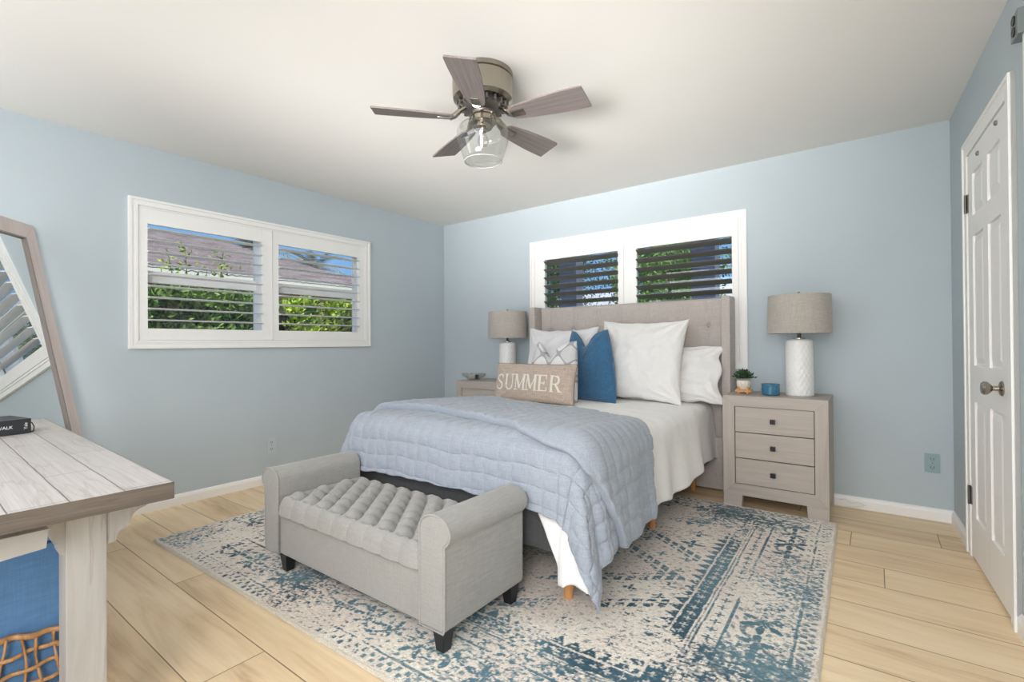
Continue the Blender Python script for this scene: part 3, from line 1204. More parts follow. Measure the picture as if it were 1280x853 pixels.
def build_pillow(name, fn, m, loc, tilt, yaw, label, roll=0.0, n=56, group=None, piping=None, cat='pillow', bottom=0.0):
    root = None
    me_v, f = [], []
    # non-uniform spacing so the rim is round
    cs = [math.sin(PI / 2 * (2 * i / (n - 1) - 1)) for i in range(n)]
    mb_ = MB()
    for side in (1, -1):
        v = [fn(cs[i], cs[j], side) for i in range(n) for j in range(n)]
        ff = [(i * n + j, (i + 1) * n + j, (i + 1) * n + j + 1, i * n + j + 1) for i in range(n - 1) for j in range(n - 1)]
        mb_.add(v, ff)
    bm = bmesh.new()
    vs = [bm.verts.new(p) for p in mb_.v]
    for q in mb_.f:
        try:
            bm.faces.new([vs[i] for i in q])
        except ValueError:
            pass
    bmesh.ops.remove_doubles(bm, verts=bm.verts[:], dist=.0004)
    bmesh.ops.recalc_face_normals(bm, faces=bm.faces[:])
    me = bpy.data.meshes.new(name)
    bm.to_mesh(me)
    bm.free()
    o = link(name, me, m, None, True)
    o.rotation_mode = 'QUATERNION'
    R = Matrix.Rotation(yaw, 4, 'Z') @ Matrix.Rotation(tilt, 4, 'X') @ Matrix.Rotation(roll, 4, 'Y')
    o.matrix_world = Matrix.Translation(loc) @ R
    tag(o, label, cat, group)
    if piping:
        pts = []
        N = 40
        for a, b in (((-1, -1), (1, -1)), ((1, -1), (1, 1)), ((1, 1), (-1, 1)), ((-1, 1), (-1, -1))):
            for k in range(N):
                t = k / N
                pts.append(fn(a[0] + (b[0] - a[0]) * t, a[1] + (b[1] - a[1]) * t, 1))
        pm = MB().tube(pts, .0045, 6, closed=True)
        pm.build('piping', piping, o, smooth=True)
    return o


ZT = .668
D = math.radians
f_euro = pillow_fn(.70, .64, .20, .10, seed=1.3, wr=.020)
build_pillow('euro_pillow', f_euro, M_sham, (2.450, -.455, ZT - .012), D(-13), D(-3), 'big square white pillow right of the blue pillow', roll=D(1))
f_eurol = pillow_fn(.68, .60, .18, .10, seed=4.7, wr=.020)
build_pillow('euro_pillow', f_eurol, M_sham2, (1.735, -.44, ZT - .012), D(-14), D(2), 'big square cool white pillow behind the patterned pillow')
f_std = pillow_fn(.74, .43, .17, .05, seed=8.1, wr=.028, ruffle=.015)
build_pillow('sleeping_pillow', f_std, M_sham, (2.660, -.315, ZT - .012), D(-17), D(0), 'low white sleeping pillow at the right edge of the bed', roll=D(-2))
f_std2 = pillow_fn(.70, .57, .10, .05, seed=2.1, wr=.010)
build_pillow('sleeping_pillow', f_std2, weave('oatmeal_cotton', (.52, .48, .43), .06, 400), (2.10, -.215, ZT - .012), D(-4), D(0), 'oatmeal pillow mostly hidden against the headboard middle')
f_blue = pillow_fn(.52, .56, .17, .03, chop=.13, chop_u=-.08, ear=.30, seed=6.0, wr=.009, shear=-.085)
build_pillow('throw_pillow', f_blue, M_blue, (2.125, -.60, ZT - .01), D(-13), D(-12), 'deep blue pillow with two pointed corners in the middle', piping=M_blue)


# patterned pillow: grey trellis rings on white
def trellis_material():
    m = bpy.data.materials.new('grey_trellis_print')
    m.use_nodes = True
    n, l = m.node_tree.nodes, m.node_tree.links
    b = n['Principled BSDF']
    b.inputs['Roughness'].default_value = .9
    b.inputs['Specular IOR Level'].default_value = .2
    tc = n.new('ShaderNodeTexCoord')
    sp = n.new('ShaderNodeSeparateXYZ')
    l.new(tc.outputs['Object'], sp.inputs[0])

    def M(op, a, c=None):
        q = n.new('ShaderNodeMath')
        q.operation = op
        for i, x in enumerate((a, c)):
            if x is None: continue
            if isinstance(x, (int, float)): q.inputs[i].default_value = x
            else: l.new(x, q.inputs[i])
        return q.outputs[0]
    # ogee trellis: cos(kx) = +-cos(kz) lines softened
    kx, kz = 2 * PI / .155, 2 * PI / .18
    cxn = M('COSINE', M('MULTIPLY', sp.outputs[0], kx))
    czn = M('COSINE', M('MULTIPLY', sp.outputs[2], kz))
    v = M('ABSOLUTE', M('ADD', cxn, czn))
    r = n.new('ShaderNodeValToRGB')
    e = r.color_ramp.elements
    e[0].position, e[0].color = .20, (.36, .365, .38, 1)
    e[1].position, e[1].color = .28, (.73, .72, .71, 1)
    l.new(v, r.inputs[0])
    sgn = M('GREATER_THAN', M('ADD', cxn, czn), .25)
    mx = n.new('ShaderNodeMix')
    mx.data_type = 'RGBA'
    mx.inputs[7].default_value = (.56, .56, .56, 1)
    l.new(M('MULTIPLY', sgn, .7), mx.inputs[0])
    l.new(r.outputs[0], mx.inputs[6])
    l.new(mx.outputs[2], b.inputs['Base Color'])
    return m


f_pat = pillow_fn(.47, .47, .17, .05, chop=.115, chop_u=-.25, ear=.28, shear=.015, seed=3.3, wr=.006)
build_pillow('throw_pillow', f_pat, trellis_material(), (1.905, -.80, ZT - .008), D(-12), D(2), 'white pillow printed with a grey trellis behind the tan pillow')

# SUMMER pillow
f_sum = pillow_fn(.70, .285, .16, .03, seed=9.9, wr=.004, pw=.45)
sp_o = build_pillow('lumbar_pillow', f_sum, M_burlap, (1.865, -.985, ZT + .002), D(-12), D(1), 'long tan pillow reading SUMMER at the front', piping=mat('brown_piping', (.24, .17, .12), .8))


def letter_mesh(word, u0, u1, v0, v1, fn, off):
    """slab-serif letters drawn as thick strokes on the pillow front"""
    mb_ = MB()
    cellw = (u1 - u0) / len(word)
    th = .13      # stroke thickness in cell units
    G = {
        'U': dict(l=[((.2, 1), (.2, .3), 1.35), ((.78, 1), (.78, .3), .6)], arc=[('b', .2, .78, .3)], serif=[(.2, 1), (.78, 1)]),
        'M': dict(l=[((.14, 0), (.14, 1), .6), ((.86, 0), (.86, 1), 1.35), ((.14, 1), (.5, .12), 1.3), ((.5, .12), (.86, 1), .6)], serif=[(.14, 0), (.86, 0), (.10, 1), (.90, 1)]),
        'E': dict(l=[((.25, 0), (.25, 1), 1.35), ((.25, .96), (.8, .96), .6), ((.25, .5), (.65, .5), .6), ((.25, .04), (.82, .04), .6), ((.82, .02), (.82, .25), .5), ((.79, .98), (.79, .76), .5), ((.65, .40), (.65, .60), .5)], serif=[(.2, 0), (.2, 1)]),
        'R': dict(l=[((.22, 0), (.22, 1), 1.35), ((.22, .96), (.55, .96), .6), ((.22, .48), (.55, .48), .6), ((.52, .48), (.84, .03), 1.2)], arc=[('r', .55, .72, .24)], serif=[(.22, 0), (.22, 1), (.86, 0)]),
        'S': dict(curve=[(.80, .76), (.74, .90), (.52, .97), (.30, .90), (.22, .74), (.32, .60), (.52, .51), (.70, .41), (.78, .26), (.70, .09), (.48, .02), (.26, .10), (.19, .25)]),
    }

    def P(u, v):
        e = 1e-3
        return fn(u, v, 1, off)

    def stroke(p, q, w):
        n_ = max(2, int(math.hypot(q[0] - p[0], q[1] - p[1]) * 8))
        dx, dy = q[0] - p[0], q[1] - p[1]
        # widths measured in metres so that strokes are even
        L_ = math.hypot(dx * cw, dy * ch)
        nx_, ny_ = -dy * ch / L_, dx * cw / L_
        vs, fs = [], []
        for k in range(n_ + 1):
            t = k / n_
            cx_, cy2 = p[0] + dx * t, p[1] + dy * t
            for sgn in (-1, 1):
                uu = ox + (cx_ + sgn * nx_ * w / 2 / cw) * cellw
                vv = v0 + (cy2 + sgn * ny_ * w / 2 / ch) * (v1 - v0)
                vs.append(P(uu, vv))
        for k in range(n_):
            fs.append((2 * k, 2 * k + 2, 2 * k + 3, 2 * k + 1))
        mb_.add(vs, fs)
    cw, ch = cellw * .33, (v1 - v0) * .1425
    base = .0125
    for i, c_ in enumerate(word):
        ox = u0 + i * cellw
        g = G[c_]
        for p, q, k in g.get('l', []):
            stroke(p, q, base * k)
        for a in g.get('arc', []):
            if a[0] == 'b':
                c0, r_ = ((a[1] + a[2]) / 2), (a[2] - a[1]) / 2
                pts = [(c0 - r_ * math.cos(t), a[3] - .28 * math.sin(t)) for t in np.linspace(0, PI, 9)]
            else:
                pts = [(a[1] + .22 * math.sin(t), a[2] + a[3] * math.cos(t)) for t in np.linspace(0, PI, 9)]
            for p, q in zip(pts[:-1], pts[1:]):
                stroke(p, q, base * (.9 if a[0] == 'b' else 1.2))
        if 'curve' in g:
            for k, (p, q) in enumerate(zip(g['curve'][:-1], g['curve'][1:])):
                stroke(p, q, base * (.7 + .6 * math.sin(PI * k / 11)))
            stroke((.81, .68), (.81, .95), base * .5)
            stroke((.18, .05), (.18, .32), base * .5)
        for (sx_, sz_) in g.get('serif', []):
            zz = .02 if sz_ == 0 else .98
            stroke((sx_ - .15, zz), (sx_ + .15, zz), base * .5)
    return mb_


lm_ = letter_mesh('SUMMER', -.93, .80, -.46, .38, f_sum, .0018)
lt = lm_.build('lettering', M_lettering, sp_o, norm=False)
lt['label'] = 'cream SUMMER lettering'
# faint script lines over and under the word
def script_line(v, u0, u1, amp, n_, seed):
    pts = []
    for k in range(n_):
        t = k / (n_ - 1)
        u = u0 + (u1 - u0) * t + .018 * math.sin(k * 1.35)
        vv = v + amp * math.sin(k * .95 + seed) * (.6 + .4 * math.sin(k * .31 + seed))
        pts.append(f_sum(u, vv, 1, .001))
    return pts


m = MB()
M_script = weave('faint_script', (.56, .475, .395), .05, 300)
m.tube(script_line(.62, -.42, .22, .085, 60, 1), .0011, 4)
m.build('script_lettering', M_script, sp_o)
MB().tube(script_line(-.70, -.12, .30, .07, 40, 2), .0011, 4).build('script_lettering', M_script, sp_o)


# ------------------------------------------------------------------ nightstands
def nightstand(loc, label, group):
    t = empty('nightstand', loc, 0, label, 'nightstand', group)
    w, d, h = .602, .42, .745      # x 0..w, y -d..0
    fw_ = .072
    b = MB()
    b.box(0, w, -d + .0305, 0, h - .03, h, bev=.001)                 # top
    b.box(0, .03, -d + .02, 0, .10, h - .03)
    b.box(w - .03, w, -d + .02, 0, .10, h - .03)
    b.box(.03, w - .03, -.02, 0, .10, h - .03)
    b.box(.03, w - .03, -d + .05, -.02, .10, .12)
    b.build('carcass', M_greige, t)
    # mitred face frame
    f = MB()
    x0, x1, z0, z1 = 0.0, w, .085, h
    yf, yb = -d, -d + .03
    X0, X1, Z0, Z1 = x0 + fw_, x1 - fw_, z0 + .075, z1 - .070
    quads = [
        ([(x0, z1), (x1, z1), (X1, Z1), (X0, Z1)], 0),
        ([(x0, z0), (X0, Z0), (X1, Z0), (x1, z0)], 0),
        ([(x0, z0), (x0, z1), (X0, Z1), (X0, Z0)], 1),
        ([(x1, z0), (X1, Z0), (X1, Z1), (x1, z1)], 1),
    ]
    for pts, mi in quads:
        f.prism(pts, yf, yb, 'y', mi)
    f.build('face_frame', [M_greige, M_greige_v], t, bevel=.0012)
    # bracket feet
    for sgn, xa in ((1, 0), (-1, w)):
        for ya, yb2 in ((-d, -d + .05), (-.05, 0)):
            g = MB()
            g.prism([(xa, 0), (xa + sgn * .112, 0), (xa + sgn * .118, .0849), (xa, .0849)], ya, yb2, 'y')
            g.build('foot', M_greige, t, bevel=.002)
    # drawers
    MB().box(X0, X1, -d + .030, -d + .034, Z0, Z1).build('drawer_gap', M_gap, t)
    hh = (Z1 - Z0) / 3
    for k in range(3):
        dz0, dz1 = Z0 + hh * k + .003, Z0 + hh * (k + 1) - .003
        m_ = MB().box(X0 + .004, X1 - .004, -d + .006, -d + .03, dz0, dz1, bev=.002)
        dw = m_.build('drawer', M_greige, t)
        mid = (dz0 + dz1) / 2
        kb = MB().box(w / 2 - .006, w / 2 + .006, -d - .006, -d + .006, mid - .006, mid + .006)
        kb.box(w / 2 - .015, w / 2 + .015, -d - .020, -d - .006, mid - .015, mid + .015, bev=.003)
        kb.build('knob', M_black, dw)
    return t


nr = nightstand((3.069, -.03, .0), 'grey washed three drawer nightstand right of the bed', 'nightstands either side of the bed')
nl = copy_tree(nr)
nl.location = (.60, -.03, .0)
nl['label'] = 'grey washed nightstand left of the bed, mostly hidden behind the quilt'


# ------------------------------------------------------------------ table lamps
def table_lamp(loc, label):
    t = empty('table_lamp', loc, 0, label, 'lamp', 'white ceramic lamps on the nightstands')
    # ceramic base with diamond relief
    nh, na = 110, 96
    hz = np.linspace(0, 1, nh)
    an = np.linspace(0, 2 * PI, na, endpoint=False)
    A, Hh = np.meshgrid(an, hz, indexing='ij')
    rad = .083 - .004 * Hh
    cap = np.sqrt(np.clip(1 - np.clip((Hh - .955) / .045, 0, 1) ** 2, 0, 1))
    rad = rad * (.42 + .58 * cap)
    rel = np.abs(np.sin(A * 9 + Hh * 7 * PI)) * np.abs(np.sin(A * 9 - Hh * 7 * PI))
    rad = rad + .0032 * (rel - .5) * cap
    rad[:, 0] *= .93
    P = np.stack([rad * np.cos(A), rad * np.sin(A), Hh * .375 + .001], -1)
    grid_mesh('lamp_base', P, M_white_ceramic, t, wrap_u=True)
    MB().lathe([(.036, .372), (.036, .382), (.020, .384), (.013, .386), (.011, .392), (.011, .44), (0, .44)], n=24).build('neck', M_nickel, t, smooth=True, ang=40)
    # drum shade, open above and below
    ro, ri = .189, .186
    sh = MB().lathe([(ro, .412), (ro - .006, .665), (ri - .006, .665), (ri, .412)], n=64, closed=True)
    sh.build('lamp_shade', M_linen, t, smooth=True, ang=40)
    m_ = MB()
    for k in range(3):
        a = 2 * PI * k / 3 + .3
        m_.tube([(0, 0, .652), (.178 * math.cos(a), .178 * math.sin(a), .652)], .002, 6)
    m_.tube([(0, 0, .44), (0, 0, .652)], .004, 6)
    m_.build('harp', M_nickel, t)
    MB().lathe([(.006, .652), (.006, .668), (.010, .674), (.010, .684), (0, .69)], n=14).build('finial', M_nickel, t, smooth=True)
    MB().lathe([(.012, .44), (.014, .46), (.028, .50), (.030, .53), (.018, .555), (0, .562)], n=18).build('bulb', mat('bulb_glass', (.8, .8, .78), .3), t, smooth=True)
    return t


NZ = .745
lr = table_lamp((3.497, -.22, NZ), 'white textured lamp with grey drum shade on the right nightstand')
ll = copy_tree(lr)
ll.location = (1.075, -.235, NZ)
ll['label'] = 'white lamp with grey drum shade on the left nightstand'

# plant in a pot on a wooden stand
pl = empty('potted_plant', (3.168, -.28, NZ), 0, 'small leafy green plant in ribbed cream pot on wooden stand', 'plant')
pot = MB()
na, nh = 60, 24
A, Hh = np.meshgrid(np.linspace(0, 2 * PI, na, endpoint=False), np.linspace(0, 1, nh), indexing='ij')
rad = (.030 + .015 * np.sin(np.clip(Hh * 1.15, 0, 1) * PI * .62)) * (1 + .035 * np.cos(A * 15) * (1 - Hh ** 6))
rad[:, 0] = .004
rad[:, -1] *= .86
P = np.stack([rad * np.cos(A), rad * np.sin(A), .028 + Hh * .066], -1)
grid_mesh('pot', P, mat('cream_pot', (.72, .66, .56), .6, var=.05), pl, wrap_u=True)
st = MB()
for k in range(4):
    a = PI / 4 + k * PI / 2
    st.box(.040 * math.cos(a) - .006, .040 * math.cos(a) + .006, .040 * math.sin(a) - .006, .040 * math.sin(a) + .006, .0005, .052)
st.box(-.045, .045, -.006, .006, .014, .027)
st.box(-.006, .006, -.045, .045, .014, .0271)
for sgn in (-1, 1):
    st.box(-.05, .05, sgn * .030 - .005, sgn * .030 + .005, .0135, .030)
st.build('plant_stand', M_orangewood, pl)
MB().lathe([(0, .084), (.037, .085), (.0, .0855)], n=20).build('soil', mat('soil', (.04, .03, .02), .95, var=.3), pl)


def leaves(n_, gen, size, mb_=None, aspect=.45):
    mb_ = mb_ or MB()
    for _ in range(n_):
        p, d_ = gen()
        d_ = Vector(d_).normalized()
        sd = d_.cross(Vector((random.uniform(-1, 1), random.uniform(-1, 1), random.uniform(-1, 1)))).normalized()
        L_ = size * random.uniform(.7, 1.25)
        p = Vector(p)
        nrm = d_.cross(sd)
        w_ = L_ * aspect / 2
        mb_.add([p, p + d_ * L_ * .5 + sd * w_ + nrm * L_ * .05, p + d_ * L_, p + d_ * L_ * .5 - sd * w_ + nrm * L_ * .05], [(0, 1, 2, 3)])
    return mb_


def gplant():
    a = random.uniform(0, 2 * PI)
    e = random.uniform(.15, 1.45)
    r = random.uniform(.010, .062)
    return (r * math.cos(a) * math.cos(e) * 1.05, r * math.sin(a) * math.cos(e) * 1.05, .09 + r * math.sin(e) * .85 + .01), (math.cos(a) * math.cos(e), math.sin(a) * math.cos(e), math.sin(e) + .2)


fol = leaves(520, gplant, .022)
fol.build('foliage', mat('dark_leaf', (.035, .085, .035), .6, var=.5, scale=60), pl, norm=False)

# blue glass candle bowl
cd = empty('candle_bowl', (3.337, -.30, NZ), 0, 'small blue glass candle bowl between plant and lamp', 'candle')
na = 72
m = MB()
prof = [(.0, .001), (.046, .001), (.052, .005)] + [(.0535 + (.0012 if k % 2 else -.0005), .008 + k * .005) for k in range(12)] + [(.055, .070), (.056, .076), (.052, .076), (.050, .060), (.048, .012), (0, .010)]
m.lathe(prof, n=64)
m.build('glass_bowl', M_blue_glass, cd, smooth=True)
MB().lathe([(0, .045), (.046, .046), (.047, .052), (0, .053)], n=40).build('wax', mat('cream_wax', (.55, .60, .60), .5), cd, smooth=True)

# glass dish on the left nightstand with a wrapped dark box inside
gd = empty('glass_dish', (.665, -.26, NZ), D(10), 'oval clear glass dish on the left nightstand', 'dish')
na, nh = 56, 20
A, Hh = np.meshgrid(np.linspace(0, 2 * PI, na, endpoint=False), np.linspace(0, 1, nh), indexing='ij')
rx = .06 + .075 * np.sin(Hh * PI * .62)
ry = .04 + .045 * np.sin(Hh * PI * .62)
P = np.stack([rx * np.cos(A), ry * np.sin(A), .004 + Hh * .062], -1)
g1 = grid_mesh('dish_bowl', P, M_shade_glass, gd, wrap_u=True)
sm = g1.modifiers.new('thickness', 'SOLIDIFY')
sm.thickness = .003
MB().lathe([(0, .0005), (.065, .0005), (.065, .006), (0, .006)], n=32).build('dish_foot', M_shade_glass, gd)
gb = empty('soap_box', (.66, -.262, NZ + .0085), D(6), 'small dark and cream box inside the glass dish', 'box')
MB().box(-.05, .035, -.022, .022, 0, .042, bev=.002).build('box_body', mat('cream_card', (.62, .57, .47), .6), gb)
MB().box(.0355, .052, -.0225, .0225, 0, .043, bev=.002).build('box_end', mat('dark_teal_card', (.03, .05, .055), .5), gb)
MB().box(-.05, .0355, -.0225, .0225, .0425, .046, bev=.001).build('box_lid', mat('brown_card', (.25, .19, .13), .5), gb)

# ------------------------------------------------------------------ storage bench
bn = empty('storage_bench', (2.07, -2.50, .0), 0, 'pale grey storage bench with button tufted lid and rolled arms', 'bench')
ZR = .0115


def inb(o):
    o.location = (-2.07, 2.50, 0)
    return o


YB0, YB1 = -2.737, -2.262
IX0, IX1 = 1.573, 2.568
inb(MB().box(IX0 - .01, IX1 + .01, YB0 + .012, YB1, .092, .282, bev=.006).build('storage_box', M_bench, bn))


def arm(side):
    """rolled arm section in x-z, extruded in y"""
    # profile for the right arm, mirrored for the left
    x0 = 0.0
    pts = [(0, .092), (.118, .092), (.125, .11), (.127, .385)]
    cxr, czr, r = .077, .440, .058
    a0 = math.radians(-50)
    for k in range(22):
        a = a0 + (math.radians(182) - a0) * k / 21
        pts.append((cxr + r * math.cos(a) * 1.33, czr + r * math.sin(a)))
    pts.append((.0, .40))
    return pts


pr = arm(1)
for side in (1, -1):
    base = IX1 if side == 1 else IX0
    pp = [(base + side * x, z) for x, z in pr]
    o = inb(MB().prism(pp, YB0, YB1, 'y').build('arm', M_bench, bn, bevel=.009))
    o.data.polygons.foreach_set('use_smooth', [True] * len(o.data.polygons))
    o.data.set_sharp_from_angle(angle=D(35))
    # welt round the front panel
    w_ = MB().tube([(x, YB0 + .002, z) for x, z in pp], .0042, 6, closed=True)
    inb(w_.build('welt', M_bench, bn, smooth=True))
# tufted lid
nxl, nyl = 240, 120
LX0, LX1, LY0, LY1 = IX0 + .003, IX1 - .003, YB0 + .002, YB1 - .003
Xl, Yl = np.meshgrid(np.linspace(0, 1, nxl), np.linspace(0, 1, nyl), indexing='ij')
Wd, Dp = LX1 - LX0, LY1 - LY0
x_ = Xl * Wd
y_ = Yl * Dp
px, py = Wd / 9.0, Dp / 3.5
btn = []
for j in range(1, 7):
    yy = j * py / 2
    o_ = .5 if j % 2 == 0 else 0
    for i in range(0, 10):
        xx = (i + o_) * px
        if .02 < xx < Wd - .02:
            btn.append((xx, yy))
u = x_ / px
v = y_ / py
# distance to the diagonal pleats joining the buttons (diamond lattice)
da = np.abs(((u + v - .5 + .5) % 1.0) - .5)
db = np.abs(((u - v + .5 + .5) % 1.0) - .5)
# lattice lines pass through the buttons: u+v = n + .5, u-v = n - .5
da = np.abs((u + v - .5) - np.round(u + v - .5))
db = np.abs((u - v + .5) - np.round(u - v + .5))
edge = np.minimum(np.minimum(x_, Wd - x_), np.minimum(y_, Dp - y_))
inner = np.clip((edge - .025) / .02, 0, 1)
cell = (np.sin(PI * np.clip(da, 0, .5)) * np.sin(PI * np.clip(db, 0, .5))) ** .5
hz = .342 + .046 * np.clip(cell, 0, 1) * inner + .034 * (1 - inner) * (.35 + .65 * np.abs(np.sin(PI * x_ / px)) ** .6)
for (bx_, by_) in btn:
    rr2 = (x_ - bx_) ** 2 + (y_ - by_) ** 2
    hz -= .020 * np.exp(-rr2 / .016 ** 2) * inner
# pleats over the rounded rim
rim = np.sqrt(np.clip(1 - (1 - np.clip(edge / .03, 0, 1)) ** 2, 0, 1))
hz = .285 + (hz - .285) * rim
yb_ = y_ - .010 * np.clip(1 - y_ / .05, 0, 1) * np.abs(np.sin(PI * x_ / px)) ** .5
P = np.stack([LX0 + x_, LY0 + yb_, hz], -1)
lid = inb(grid_mesh('tufted_lid', P, M_bench, bn))
m = MB().box(LX0, LX1, LY0, LY1, .2835, .290)
inb(m.build('lid_base', M_bench, bn))
tb = MB().lathe([(.008, 0), (.007, .004), (0, .006)], n=12).build('tuft_button', M_bench, bn, smooth=True)
for k, (bx_, by_) in enumerate(btn):
    if k:
        tb = tb.copy()
        COL.objects.link(tb)
    tb.location = (-2.07 + LX0 + bx_, 2.50 + LY0 + by_, .317)
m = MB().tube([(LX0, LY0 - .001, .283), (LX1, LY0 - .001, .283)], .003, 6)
inb(m.build('lid_welt', mat('dark_grey_welt', (.20, .20, .19), .9), bn))  # welt in a darker grey than the bench cloth
for x in (1.598, 2.652):
    for y in (-2.700, -2.305):
        m = MB()
        a, b2 = .028, .019
        zt, zb = .0925, ZR
        vs = [(x - b2, y - b2, zb), (x + b2, y - b2, zb), (x + b2, y + b2, zb), (x - b2, y + b2, zb), (x - a, y - a, zt), (x + a, y - a, zt), (x + a, y + a, zt), (x - a, y + a, zt)]
        m.add(vs, [(0, 3, 2, 1), (4, 5, 6, 7), (0, 1, 5, 4), (1, 2, 6, 5), (2, 3, 7, 6), (3, 0, 4, 7)])
        inb(m.build('leg', M_black, bn, bevel=.002))

# ------------------------------------------------------------------ ceiling fan
FX, FY = 2.35, -2.10
fan = empty('ceiling_fan', (FX, FY, H), 0, 'brushed nickel ceiling fan with five grey wood blades and glass light', 'ceiling fan')
MB().lathe([(.150, -.0005), (.150, -.022), (.143, -.026), (.143, -.030), (.150, -.033), (.149, -.110), (.146, -.128), (.128, -.142), (0, -.142)], n=64).build('motor_housing', M_nickel, fan, smooth=True, ang=35)
fwm = MB().lathe([(.098, -.142), (.102, -.150), (.102, -.172), (.092, -.182), (.060, -.190), (.055, -.200), (0, -.200)], n=48)
for k in range(18):
    a = 2 * PI * k / 18
    fwm.tube([(.104 * math.cos(a), .104 * math.sin(a), -.148), (.118 * math.cos(a), .118 * math.sin(a), -.150), (.118 * math.cos(a), .118 * math.sin(a), -.168), (.104 * math.cos(a), .104 * math.sin(a), -.172)], .006, 6)
fwm.build('flywheel', M_darkmetal, fan, smooth=True, ang=35)
MB().lathe([(.056, -.198), (.066, -.203), (.066, -.211), (.058, -.214), (.056, -.232), (.064, -.236), (.064, -.242), (.040, -.246), (0, -.246)], n=40).build('light_collar', M_nickel, fan, smooth=True, ang=35)
sg = [(.045, -.243), (.085, -.247), (.118, -.262), (.129, -.286), (.130, -.310), (.120, -.352), (.104, -.396), (.098, -.418), (.090, -.430), (0, -.432)]
sgm = MB().lathe(sg, n=64)
sgo = sgm.build('glass_shade', M_shade_glass, fan, smooth=True)
MB().lathe([(.089, -.4295), (.094, -.4295), (.094, -.4335), (.089, -.4335)], n=64, closed=True).build('shade_rim', mat('glass_rim', (.42, .43, .42), .2), fan, smooth=True)
MB().lathe([(.046, -.246), (.048, -.262), (.044, -.268), (.018, -.270), (.016, -.285), (0, -.286)], n=30).build('socket', M_nickel, fan, smooth=True, ang=35)
MB().lathe([(.013, -.285), (.016, -.298), (.026, -.318), (.028, -.334), (.020, -.352), (0, -.360)], n=24).build('bulb', thin_glass('bulb_clear', (.86, .86, .84)), fan, smooth=True)
# blades
outl = []
R0, R1 = .145, .535
nb = 16
side1, side2 = [], []
for k in range(nb + 1):
    t = k / nb
    x = R0 + (R1 - R0) * t
    wdt = .040 + .030 * math.sin(min(1, t * 1.15) * PI / 2 + 0.0)
    if t < .12:
        wdt *= math.sqrt(max(.0, 1 - (1 - t / .12) ** 2)) * .45 + .55
    side1.append((x, wdt))
    side2.append((x + (.020 if k == nb else 0) * 0, -wdt * (1.0 if t < .6 else 1.0)))
outl = side1 + [(R1 - .012, -side1[-1][1] + .004)] + list(reversed(side2[:-1]))
for k in range(5):
    ang = math.radians(12 + 72 * k)
    bm_ = MB().prism(outl, -.004, .004, 'z')
    bl = bm_.build('blade', M_blade, fan, bevel=.0012)
    bl.matrix_basis = Matrix.Translation((0, 0, -.222)) @ Matrix.Rotation(ang, 4, 'Z') @ Matrix.Rotation(D(-13), 4, 'X')
    ir = MB()
    ir.tube([(.085, 0, .050), (.115, 0, .030), (.140, 0, .006), (.165, 0, -.006)], [.012, .013, .014, .013], 10, flat=1.6)
    ir.box(.160, .225, -.020, .020, -.010, -.0045, bev=.002)
    ir.box(.160, .225, -.020, .020, .0045, .008, bev=.001)
    iro = ir.build('blade_arm', M_nickel, fan, smooth=True, ang=35)
    iro.matrix_basis = bl.matrix_basis.copy()

# ------------------------------------------------------------------ leaning mirror
ma, mbt = D(50), D(11)
mn = Vector((math.cos(ma) * math.cos(mbt), math.sin(ma) * math.cos(mbt), math.sin(mbt)))
mh = Vector((-math.sin(ma), math.cos(ma), 0))       # towards the wall (right edge in the photo)
mu = mn.cross(-mh) if mn.cross(-mh).z > 0 else mn.cross(mh)
MH = 1.80 / mu.z
top_r = Vector((.034, -3.352, 1.80))
low_r = top_r - mu * MH
MWd = .72
mir = empty('leaning_mirror', (0, 0, 0), 0, 'tall framed mirror leaning in the corner behind the desk', 'mirror')
Mm = Matrix.Identity(4)
for i_ in range(3):
    Mm[i_][0], Mm[i_][1], Mm[i_][2], Mm[i_][3] = -mh[i_], mn[i_], mu[i_], low_r[i_]
if Mm.to_3x3().determinant() < 0:
    raise RuntimeError('mirror frame')
mir.matrix_world = Mm
# local: x 0..MWd away from the wall corner, y out of the glass, z up the frame
fwid = .088
o_ = [(0, 0), (MWd, 0), (MWd, MH), (0, MH)]
i_ = [(fwid, fwid), (MWd - fwid, fwid), (MWd - fwid, MH - fwid), (fwid, MH - fwid)]
m = MB()
for k in range(4):
    j = (k + 1) % 4
    m.prism([o_[k], o_[j], i_[j], i_[k]], -.028, .0, 'y')
m.build('mirror_frame', M_mirror_frame, mir, bevel=.003)
m = MB()
for (x0, x1, z0, z1) in ((fwid - .004, MWd - fwid + .004, fwid - .004, fwid + .004), (fwid - .004, MWd - fwid + .004, MH - fwid - .004, MH - fwid + .004), (fwid - .004, fwid + .004, fwid, MH - fwid), (MWd - fwid - .004, MWd - fwid + .004, fwid, MH - fwid)):
    m.box(x0, x1, -.010, .0015, z0, z1)
m.build('inner_bead', mat('bead_grey', (.32, .28, .26), .5), mir)
MB().box(fwid - .01, MWd - fwid + .01, -.018, -.010, fwid - .01, MH - fwid + .01).build('mirror_glass', M_mirror, mir)

# ------------------------------------------------------------------ desk
DX, DY, DA = 2.47, -3.47, math.radians(-1.8)
desk = empty('desk', (DX, DY, 0), DA, 'rustic whitewashed plank desk with a trestle leg', 'desk')
DL, DD, DZ, DTK = 1.80, .66, .76, .043


